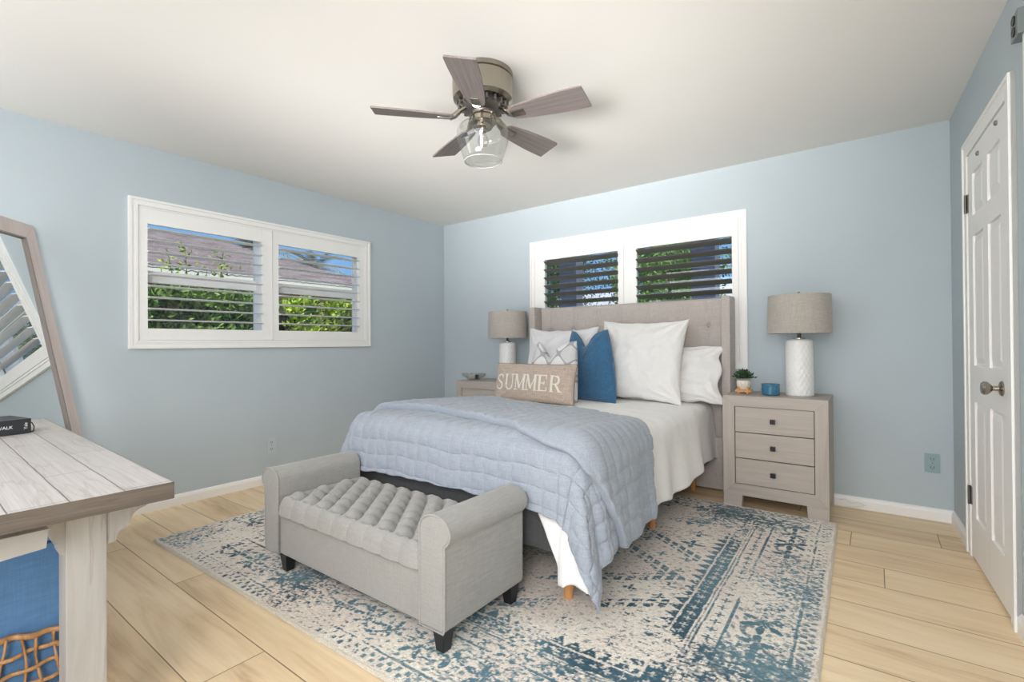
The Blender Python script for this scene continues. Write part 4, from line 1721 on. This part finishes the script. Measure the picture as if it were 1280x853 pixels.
def desk_top_material():
    """whitewashed planks: staggered boards with thin dark ragged seams"""
    m = wood('whitewashed_plank_top', (0.47, 0.45, 0.44), (0.37, 0.35, 0.335), 0, 2.0, .42, crack=.32, ccol=(.20, .175, .16), bump=.45, lines=55)
    n, l = m.node_tree.nodes, m.node_tree.links
    b = n['Principled BSDF']
    src = b.inputs['Base Color'].links[0].from_socket
    tc = n.new('ShaderNodeTexCoord')
    nz = n.new('ShaderNodeTexNoise')
    nz.inputs['Scale'].default_value = 9
    nz.inputs['Detail'].default_value = 5
    l.new(tc.outputs['Object'], nz.inputs['Vector'])
    mp = n.new('ShaderNodeVectorMath')
    mp.operation = 'MULTIPLY_ADD'
    mp.inputs[1].default_value = (.03, .006, 0)
    l.new(nz.outputs['Color'], mp.inputs[0])
    l.new(tc.outputs['Object'], mp.inputs[2])
    br = n.new('ShaderNodeTexBrick')
    br.inputs['Scale'].default_value = 1
    br.inputs['Mortar Size'].default_value = .0016
    br.inputs['Mortar Smooth'].default_value = .4
    br.inputs['Brick Width'].default_value = .62
    br.inputs['Row Height'].default_value = .098
    br.inputs['Color1'].default_value = (.94, .94, .94, 1)
    br.inputs['Color2'].default_value = (1.05, 1.04, 1.03, 1)
    br.inputs['Mortar'].default_value = (.30, .26, .23, 1)
    l.new(mp.outputs[0], br.inputs['Vector'])
    mx = n.new('ShaderNodeMix')
    mx.data_type = 'RGBA'
    mx.blend_type = 'MULTIPLY'
    mx.inputs[0].default_value = 1
    l.new(src, mx.inputs[6])
    l.new(br.outputs['Color'], mx.inputs[7])
    l.new(mx.outputs[2], b.inputs['Base Color'])
    return m


top_m = desk_top_material()
side_m = wood('raw_brown_edge', (0.135, 0.108, 0.088), (0.055, 0.043, 0.034), 1, 2.6, .6, crack=.4, ccol=(.06, .045, .03), bump=.5, lines=26)
side_m2 = wood('raw_brown_edge_long', (0.33, 0.27, 0.22), (0.16, 0.125, 0.10), 0, 2.6, .6, lines=26)
t_ = MB()
t_.box(-DL, 0, -DD, 0, DZ - DTK, DZ, bev=.003)
to = t_.build('tabletop', [top_m, side_m, side_m2], desk)
for p in to.data.polygons:
    nn = p.normal
    c_ = p.center
    if abs(nn.x) > .7 and c_.x > -.01: p.material_index = 1
    elif abs(nn.y) > .7 and (c_.y > -.01 or c_.y < -DD + .01): p.material_index = 2
    else: p.material_index = 0
paint_leg = wood('chipped_white_leg', (0.42, 0.41, 0.395), (0.30, 0.29, 0.275), 2, 1.6, .55, crack=.45, ccol=(.22, .18, .15), bump=.3, lines=12)
for y in (-.10, -.52):
    for x in (-.17, -DL + .26):
        m = MB().box(x - .085, x, y - .080, y, 0.0, DZ - DTK - .03, bev=.004)
        lg = m.build('leg', paint_leg, desk)
        # corbels on both sides (across the desk)
        for sgn in (1, -1):
            yb_ = y if sgn == 1 else y - .080
            rch = .098 if sgn == 1 else .048
            zt_ = DZ - DTK - .03
            kx = rch / .105
            prof_ = [(0, 0), (.105, 0), (.104, -.010), (.090, -.020), (.076, -.024), (.064, -.032), (.056, -.044), (.052, -.056), (.046, -.064), (.034, -.068), (.026, -.076), (.022, -.094), (0, -.098)]
            pts = [(yb_ + sgn * a * kx, zt_ + b2) for a, b2 in prof_]
            MB().prism(pts, x - .07, x - .006, 'x').build('corbel', paint_leg, lg)
for x in (-.17, -DL + .26):
    # bearer under the planks at each end, with shaped ends
    zt_ = DZ - DTK
    pts = [(-.005, zt_), (-.02, zt_ - .030), (-DD + .02, zt_ - .030), (-DD + .005, zt_)]
    MB().prism(pts, x - .085, x + .005, 'x').build('bearer', paint_leg, desk)
m = MB().prism([(-.222, DZ - DTK - .030), (-.226, DZ - DTK - .072), (-.30, DZ - DTK - .078), (-.31, DZ - DTK - .030)], -.16, -.085, 'x')
m.build('crossbar_block', mat('white_painted_block', (.33, .32, .30), .5, var=.05), desk)

# ------------------------------------------------------------------ book on the desk
bk = empty('book', (1.187, -3.538, DZ + .0012), 0, 'thick black book lying on the desk, spine lettered WALK', 'book')
# spine runs from here towards (1.203, -3.627)
sdir = Vector((1.203 - 1.187, -3.627 + 3.538, 0)).normalized()
bk.rotation_euler = (0, 0, math.atan2(sdir.y, sdir.x))
# local x: along the spine, local y: towards ... the spine faces local +y
BL, BWd, BH = .27, .19, .058
cov = mat('black_cover', (.022, .024, .028), .38)
MB().box(0, BL, -BWd, 0, 0, .004, bev=.0015).build('back_cover', cov, bk)
MB().box(0, BL, -BWd, 0, BH - .004, BH, bev=.0015).build('front_cover', cov, bk)
MB().box(0, BL, -.006, 0, .002, BH - .002, bev=.0015).build('spine', cov, bk)
MB().box(.004, BL - .004, -BWd + .005, -.006, .004, BH - .004).build('pages', mat('page_edges', (.70, .67, .60), .8), bk)
m = MB().tube([(-.0005, -.02, .040), (-.008, -.018, .038), (-.013, -.012, .022), (-.010, -.008, .006), (-.002, -.006, .004)], .0022, 6, flat=1.6)
m.build('ribbon', cov, bk, smooth=True)


def text_mesh(txt, size, m, parent, M):
    cu = bpy.data.curves.new('lettering', 'FONT')
    cu.body = txt
    cu.size = size
    cu.extrude = .0002
    cu.align_x = 'CENTER'
    cu.align_y = 'CENTER'
    tmp = bpy.data.objects.new('tmp_text', cu)
    COL.objects.link(tmp)
    dg = bpy.context.evaluated_depsgraph_get()
    me_ = bpy.data.meshes.new_from_object(tmp.evaluated_get(dg))
    bpy.data.objects.remove(tmp)
    me_.materials.clear()
    me_.transform(M)
    o = link('lettering', me_, m, parent)
    return o


wt = mat('white_print', (.80, .80, .80), .5)
# letters face local +y, upright along z, reading towards local -x
Mt = Matrix(((-1, 0, 0, .078), (0, 0, 1, .0004), (0, 1, 0, BH / 2), (0, 0, 0, 1)))
text_mesh('WALK', .017, wt, bk, Mt)
Mt2 = Matrix(((0, 1, 0, .016), (0, 0, 1, .0004), (1, 0, 0, BH / 2 + .001), (0, 0, 0, 1)))
text_mesh('Yale', .015, wt, bk, Mt2)

# ------------------------------------------------------------------ basket under the desk
hp = empty('storage_hamper', (1.985, -3.545, 0), DA, 'blue fabric hamper in open wicker basket below the desk', 'hamper')
hw_, hd_ = .50, .42      # -x, -y extents


def rrect(inset, z, n_=72, r=.06):
    x0, x1, y0, y1 = -hw_ + inset, -inset, -hd_ + inset, -inset
    r = max(.01, r - inset * .5)
    pts = []
    cs = ((x1 - r, y1 - r, 0), (x0 + r, y1 - r, PI / 2), (x0 + r, y0 + r, PI), (x1 - r, y0 + r, 3 * PI / 2))
    for cx, cy, a0 in cs:
        for k in range(8):
            a = a0 + PI / 2 * k / 7
            pts.append((cx + r * math.cos(a), cy + r * math.sin(a), z))
    # densify
    out = []
    for k in range(len(pts)):
        p, q = Vector(pts[k]), Vector(pts[(k + 1) % len(pts)])
        L_ = (q - p).length
        m_ = max(1, int(L_ / .012))
        for t in range(m_):
            out.append(p + (q - p) * t / m_)
    return out


rings = [(.030, .004), (.018, .02), (.014, .20), (.012, .40), (.010, .52), (.014, .535), (.008, .545), (.010, .575), (.030, .592), (.10, .600)]
base_ring = [rrect(i, z) for i, z in rings]
nmin = min(len(r) for r in base_ring)


def resample(r, n_):
    return [r[int(k * len(r) / n_)] for k in range(n_)]


rr_ = [resample(r, 96) for r in base_ring]
P = np.array([[list(rr_[j][k]) for j in range(len(rings))] for k in range(96)])
for k in range(96):
    for j in range(1, len(rings) - 1):
        P[k, j, :2] += .004 * N3(k * .25, j * .6, 3)
hb = grid_mesh('fabric_body', P, weave('denim_blue_canvas', (.095, .21, .40), .10, 380), hp, wrap_u=True)
m = MB().add([tuple(p) for p in rr_[-1]], [tuple(range(96))])
m.build('fabric_lid', hb.data.materials[0], hp)
m = MB().tube([p + Vector((0, 0, 0)) for p in rrect(.008, .538)], .004, 6, closed=True)
m.build('lid_seam', mat('navy_seam', (.03, .07, .15), .8), hp, smooth=True)
wk = MB()
wick_c = wood('wicker_cane', (0.56, 0.31, 0.13), (0.30, 0.15, 0.06), 2, 8, .45, lines=10)
path = rrect(-.004, 0)
# arc length
cum = [0]
for k in range(len(path)):
    cum.append(cum[-1] + (path[(k + 1) % len(path)] - path[k]).length)
tot = cum[-1]
nst = 46
cen = Vector((-hw_ / 2, -hd_ / 2, 0))


def at_s(s_):
    s_ = s_ % tot
    lo = 0
    for k in range(len(path)):
        if cum[k + 1] >= s_:
            lo = k
            break
    t = (s_ - cum[lo]) / max(1e-9, cum[lo + 1] - cum[lo])
    p, q = path[lo], path[(lo + 1) % len(path)]
    x = p + (q - p) * t
    tg = (q - p).normalized()
    return x, Vector((tg.y, -tg.x, 0))


def rimz(s_):
    return .287 + .020 * math.sin(s_ * 9) + .008 * N3(s_ * 14, 3, 1)


for k in range(nst):
    s_ = tot * k / nst
    pts = []
    for q in range(22):
        t = q / 21
        x, nn = at_s(s_ + .010 * math.sin(t * 5 + k * 2.1))
        z = .004 + t * (rimz(s_) - .004)
        ins = .007 * math.sin(t * 6 * PI + (PI if k % 2 else 0))
        pts.append(x + nn * (.004 + ins) + Vector((0, 0, z)))
    wk.tube(pts, [.0065 * (1 + .15 * math.sin(q + k)) for q in range(22)], 6, flat=.55)
for r in range(8):
    zc = [.008, .046, .088, .128, .166, .204, .243, None][r]
    pts = []
    for q in range(260):
        s_ = tot * q / 260
        x, nn = at_s(s_)
        z = (zc + .010 * math.sin(s_ * 8 + r) if zc else rimz(s_))
        ins = -.007 * math.sin(s_ / tot * nst * PI + (PI if r % 2 else 0))
        pts.append(x + nn * (.005 + ins) + Vector((0, 0, z)))
    wk.tube(pts, .0062 if zc else .0085, 6, closed=True, flat=.7)
wk.build('wicker_weave', wick_c, hp, smooth=True)

# power cord beside the right nightstand
m = MB()
pts = [(3.70, -.022, .04), (3.73, -.030, .055), (3.76, -.030, .03), (3.80, -.032, .045), (3.84, -.030, .03), (3.80, -.034, .015), (3.74, -.040, .008), (3.70, -.05, .006)]
pp = []
for i in range(len(pts) - 1):
    for t in np.linspace(0, 1, 6, endpoint=False):
        pp.append(tuple(np.array(pts[i]) * (1 - t) + np.array(pts[i + 1]) * t))
m.tube(pp, .0025, 6)
tag(m.build('power_cord', mat('white_cord', (.75, .75, .73), .5), smooth=True), 'thin white cord looped along baseboard beside the right nightstand', 'cord')

# ------------------------------------------------------------------ outdoors
grass = mat('lawn', (.10, .16, .04), .95, var=.35, scale=6)
structure(MB().box(-2.3, -T - .03, -8, 4, -.25, -.24).build('reflector', mat('pale_reflector', (.62, .60, .56), .8, var=.05, scale=4)), 'pale paving added outside the left wall to bounce sunlight in')  # unseen pale strip added to bounce sunlight through the left window
structure(MB().box(-40, -T - .02, -30, 40, -.35, -.25).box(-T - .02, 30, T + .02, 40, -.35, -.25).build('ground', grass), 'lawn outside the windows', 'ground')
leaf_hi = mat('yellow_green_leaf', (.32, .42, .045), .55, var=.45, scale=3)  # bright yellow green foliage colour
leaf_dk = mat('deep_leaf', (.07, .13, .035), .6, var=.5, scale=4)
leaf_md = mat('mid_leaf', (.15, .25, .055), .6, var=.5, scale=4)
bark = mat('bark', (.14, .10, .075), .9, var=.3, scale=12, stretch=(1, 1, .2))


def hedge(name, x0, x1, y0, y1, ztop, m, label, n_, size):
    t = empty(name, ((x0 + x1) / 2, (y0 + y1) / 2, -.25), 0, label, 'hedge')
    cx, cy = (x0 + x1) / 2, (y0 + y1) / 2

    def gen():
        y = random.uniform(y0, y1)
        zt = ztop(y) + .12 * N3(y * 3, 1, 1)
        if random.random() < .3:
            x = random.uniform(x0, x1)
            z = zt + random.uniform(-.08, .08)
        else:
            z = random.uniform(.2, zt)
            x = x1 - .10 + .12 * N3(y * 2.5, z * 2.5, 4) + random.uniform(-.12, .05)
        return (x - cx, y - cy, z + .25), (random.uniform(-.2, 1), random.uniform(-.8, .8), random.uniform(-.1, 1))
    leaves(n_, gen, size, aspect=.5).build('foliage', m, t, norm=False)
    # dense inner mass of old leaves behind the outer ones
    ys = np.linspace(y0 + .06, y1 - .06, 60)
    an_ = np.linspace(0, 1, 26)
    Pm = np.zeros((60, 26, 3))
    for i in range(60):
        zt = ztop(ys[i]) + .25 - .12
        for j in range(26):
            t_ = an_[j]
            if t_ < .4: px_, pz_ = x1 - .17, t_ / .4 * zt
            elif t_ < .6: px_, pz_ = x1 - .17 - (t_ - .4) / .2 * (x1 - x0 - .3), zt
            else: px_, pz_ = x0 + .13, (1 - t_) / .4 * zt
            k_ = .09 * N3(ys[i] * 4, pz_ * 4, px_ * 3)
            Pm[i, j] = (px_ - cx + k_, ys[i] - cy, max(0, pz_ + k_ * .5))
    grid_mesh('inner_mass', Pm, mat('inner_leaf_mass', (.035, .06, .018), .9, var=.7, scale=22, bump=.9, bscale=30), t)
    # twiggy core
    c_ = MB()
    n1 = 14
    for k in range(n1):
        y = y0 + (y1 - y0) * (k + .5) / n1
        c_.tube([(0, y - cy, 0.0), (random.uniform(-.1, .1), y - cy + .05, 1.0), (random.uniform(-.15, .1), y - cy - .05, ztop(y) + .1)], [.03, .022, .008], 6)
    c_.build('branches', bark, t)
    return t


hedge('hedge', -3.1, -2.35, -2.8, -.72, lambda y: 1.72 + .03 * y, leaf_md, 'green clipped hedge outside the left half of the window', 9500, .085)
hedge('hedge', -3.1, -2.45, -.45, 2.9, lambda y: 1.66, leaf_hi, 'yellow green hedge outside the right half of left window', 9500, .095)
# a taller thin shrub poking above the hedge
t = empty('shrub', (-3.55, -1.15, -.25), 0, 'tall thin yellow green sprigs above the hedge', 'shrub')
mstem = MB()
tips = []
for k in range(5):
    a = (random.uniform(-.18, .18), random.uniform(-.55, .55))
    h_ = random.uniform(2.30, 2.75)
    pts = [(0, 0, 0), (a[0] * .4, a[1] * .4, 1.2), (a[0], a[1], h_)]
    mstem.tube(pts, [.015, .01, .004], 5)
    tips.append((a[0], a[1], h_))
mstem.build('stems', bark, t)


def gsh():
    a = random.choice(tips)
    f_ = random.uniform(.70, 1.0)
    return (a[0] * f_ + random.gauss(0, .05), a[1] * f_ + random.gauss(0, .06), a[2] * f_), (random.uniform(-1, 1), random.uniform(-1, 1), random.uniform(0, 1))


leaves(420, gsh, .075).build('foliage', leaf_hi, t, norm=False)

# neighbour's house with a pinkish tiled roof
hs = empty('house', (-9, .0, -.25), 0, 'neighbouring house with mauve tiled roof outside the left window', 'house')
stucco = mat('peach_stucco', (.62, .36, .22), .9, var=.05, scale=8)
MB().box(-3.4, 1.7, -9.5, 4.6, 0, 2.70).build('walls', stucco, hs)
fas = MB()
fas.box(2.15, 2.19, -10.2, 5.2, 2.56, 2.85)
fas.box(-3.9, 2.10, 5.15, 5.20, 2.58, 2.80)
fas.build('fascia', mat('cream_fascia', (.72, .68, .60), .6), hs)
tile = mat('clay_roof_tile', (.20, .165, .165), .85, color2=(.10, .078, .078), scale=5, stretch=(2.8, .35, .1))
rf = MB()
nyr, nxr = 190, 70
yy = np.linspace(-10.3, 5.3, nyr)
uu = np.linspace(0, 1, nxr)
Yr, Ur = np.meshgrid(yy, uu, indexing='ij')
xe, xr_ = 2.20, -1.3
Xr = xe + (xr_ - xe) * Ur
Zr = 2.78 + (xe - Xr) * .40
# hip at the far end
hipz = 2.78 + (5.3 - Yr) * .40
Zr = np.minimum(Zr, hipz)
Zr += .035 * np.abs(np.sin(Yr * 2 * PI / .30)) + .03 * (1 - ((xe - Xr) / .35) % 1)
P = np.stack([Xr, Yr, Zr], -1)
grid_mesh('roof', P, tile, hs, smooth=False)
MB().box(-4.0, 2.1, -10.2, 5.2, 2.74, 2.775).build('soffit', stucco, hs)


def tree(name, loc, h_, r, m, label, n_, size, trunk=.12, zmin=.35, flat=1.0, cat='tree'):
    t = empty(name, loc, 0, label, cat)
    MB().tube([(0, 0, 0), (.08, .03, h_ * .4), (-.05, .05, h_ * .85)], [trunk, trunk * .8, trunk * .3], 10).build('trunk', bark, t, smooth=True)
    blobs = [(random.gauss(0, r * .45), random.gauss(0, r * .45), h_ * random.uniform(zmin, 1), r * random.uniform(.3, .55)) for _ in range(16)]

    def gen():
        b = random.choice(blobs)
        v = Vector((random.gauss(0, 1), random.gauss(0, 1), random.gauss(0, 1))).normalized()
        rr = b[3] * random.uniform(.6, 1.0)
        return (b[0] + v.x * rr, b[1] + v.y * rr, b[2] + v.z * rr * flat), (v.x, v.y, v.z + random.uniform(-.5, .5))
    leaves(n_, gen, size).build('crown', m, t, norm=False)
    return t


def palm(loc, h_, label, m, sz=1.9):
    t = empty('palm_tree', loc, 0, label, 'tree')
    MB().tube([(0, 0, 0), (.1, .05, h_ * .5), (.05, .15, h_)], [.16, .12, .10], 10).build('trunk', bark, t, smooth=True)
    m_ = MB()
    for k in range(24):
        a = 2 * PI * k / 24 + random.uniform(-.15, .15)
        e = random.uniform(-.2, 1.1)
        pts = []
        for q in range(12):
            s_ = q / 11 * sz
            pts.append(Vector((.05 + s_ * math.cos(a) * math.cos(e), .15 + s_ * math.sin(a) * math.cos(e), h_ + s_ * math.sin(e) - .42 * s_ * s_ / sz)))
        for q in range(1, 12):
            p, d_ = pts[q], (pts[q] - pts[q - 1]).normalized()
            sd = d_.cross(Vector((0, 0, 1))).normalized()
            for sg_ in (-1, 1):
                for rep in (0, .5):
                    pp_ = p - d_ * rep * .15
                    tip = pp_ + sd * sg_ * .40 * (1 - .5 * q / 11) + d_ * .22 + Vector((0, 0, -.16))
                    m_.add([pp_, pp_ + d_ * .045, tip], [(0, 1, 2)])
    m_.build('fronds', m, t, norm=False)
    return t


palm((-16.0, 5.2, -.25), 5.2, 'palm tree beyond the neighbouring roof, nearer one', mat('dusty_frond', (.20, .20, .14), .7, var=.3))
palm((-17.5, 8.8, -.25), 5.0, 'palm tree beyond the neighbouring roof at far right', mat('grey_frond', (.22, .21, .17), .7, var=.3))

# behind the bed: trees, patio posts, pale building
tree('garden_tree', (-2.1, 4.6, -.25), 3.3, 1.25, leaf_dk, 'dark leafy tree behind the left pane of the back window', 15000, .075, zmin=.3)
tree('garden_tree', (.55, 5.9, -.25), 3.3, 1.25, leaf_md, 'mid green tree behind the middle of the back window', 15000, .08, zmin=.3)
tree('garden_tree', (3.2, 6.9, -.25), 2.9, 1.1, leaf_hi, 'bright yellow green tree behind the right pane', 9000, .085, zmin=.3)
tree('garden_tree', (-5.0, 9.2, -.25), 4.6, 2.0, leaf_dk, 'tall dark tree farther off behind the back window', 15000, .10, zmin=.2)
tree('garden_tree', (-.6, 9.8, -.25), 4.6, 1.8, leaf_md, 'tall green tree farther off between the two patio posts', 13000, .10, zmin=.25)
post_m = mat('slate_blue_post', (.115, .125, .18), .7, var=.15, scale=10)
for k, (x, y) in enumerate(((2.19, 2.45), (.245, 2.45))):
    t = empty('patio_post', (x, y, -.25), 0, ['slate blue patio post behind the right pane', 'slate blue patio post behind the left pane'][k], 'post')
    MB().box(-.145, .145, -.10, .10, 0, 3.5, bev=.01).build('post_shaft', post_m, t)
    MB().box(-.17, .17, -.12, .12, 0, .12).build('post_foot', post_m, t)
h2 = empty('garden_house', (0, 15, -.25), 0, 'pale building seen low through the back window trees', 'building')
MB().box(-9, 4, -1, 3, 0, 2.5).build('walls', mat('pale_render', (.55, .56, .60), .9, var=.05), h2)
MB().prism([(-1.5, 2.5), (3.5, 2.5), (1, 3.6)], -9.4, 4.4, 'x').build('roof', mat('pale_roof', (.42, .44, .50), .8, var=.1), h2)
for x in (-6.5, -3, .5):
    MB().box(x, x + 1.2, -1.03, -1.0, 1.1, 2.1).build('window', mat('dark_pane', (.05, .06, .08), .2), h2)
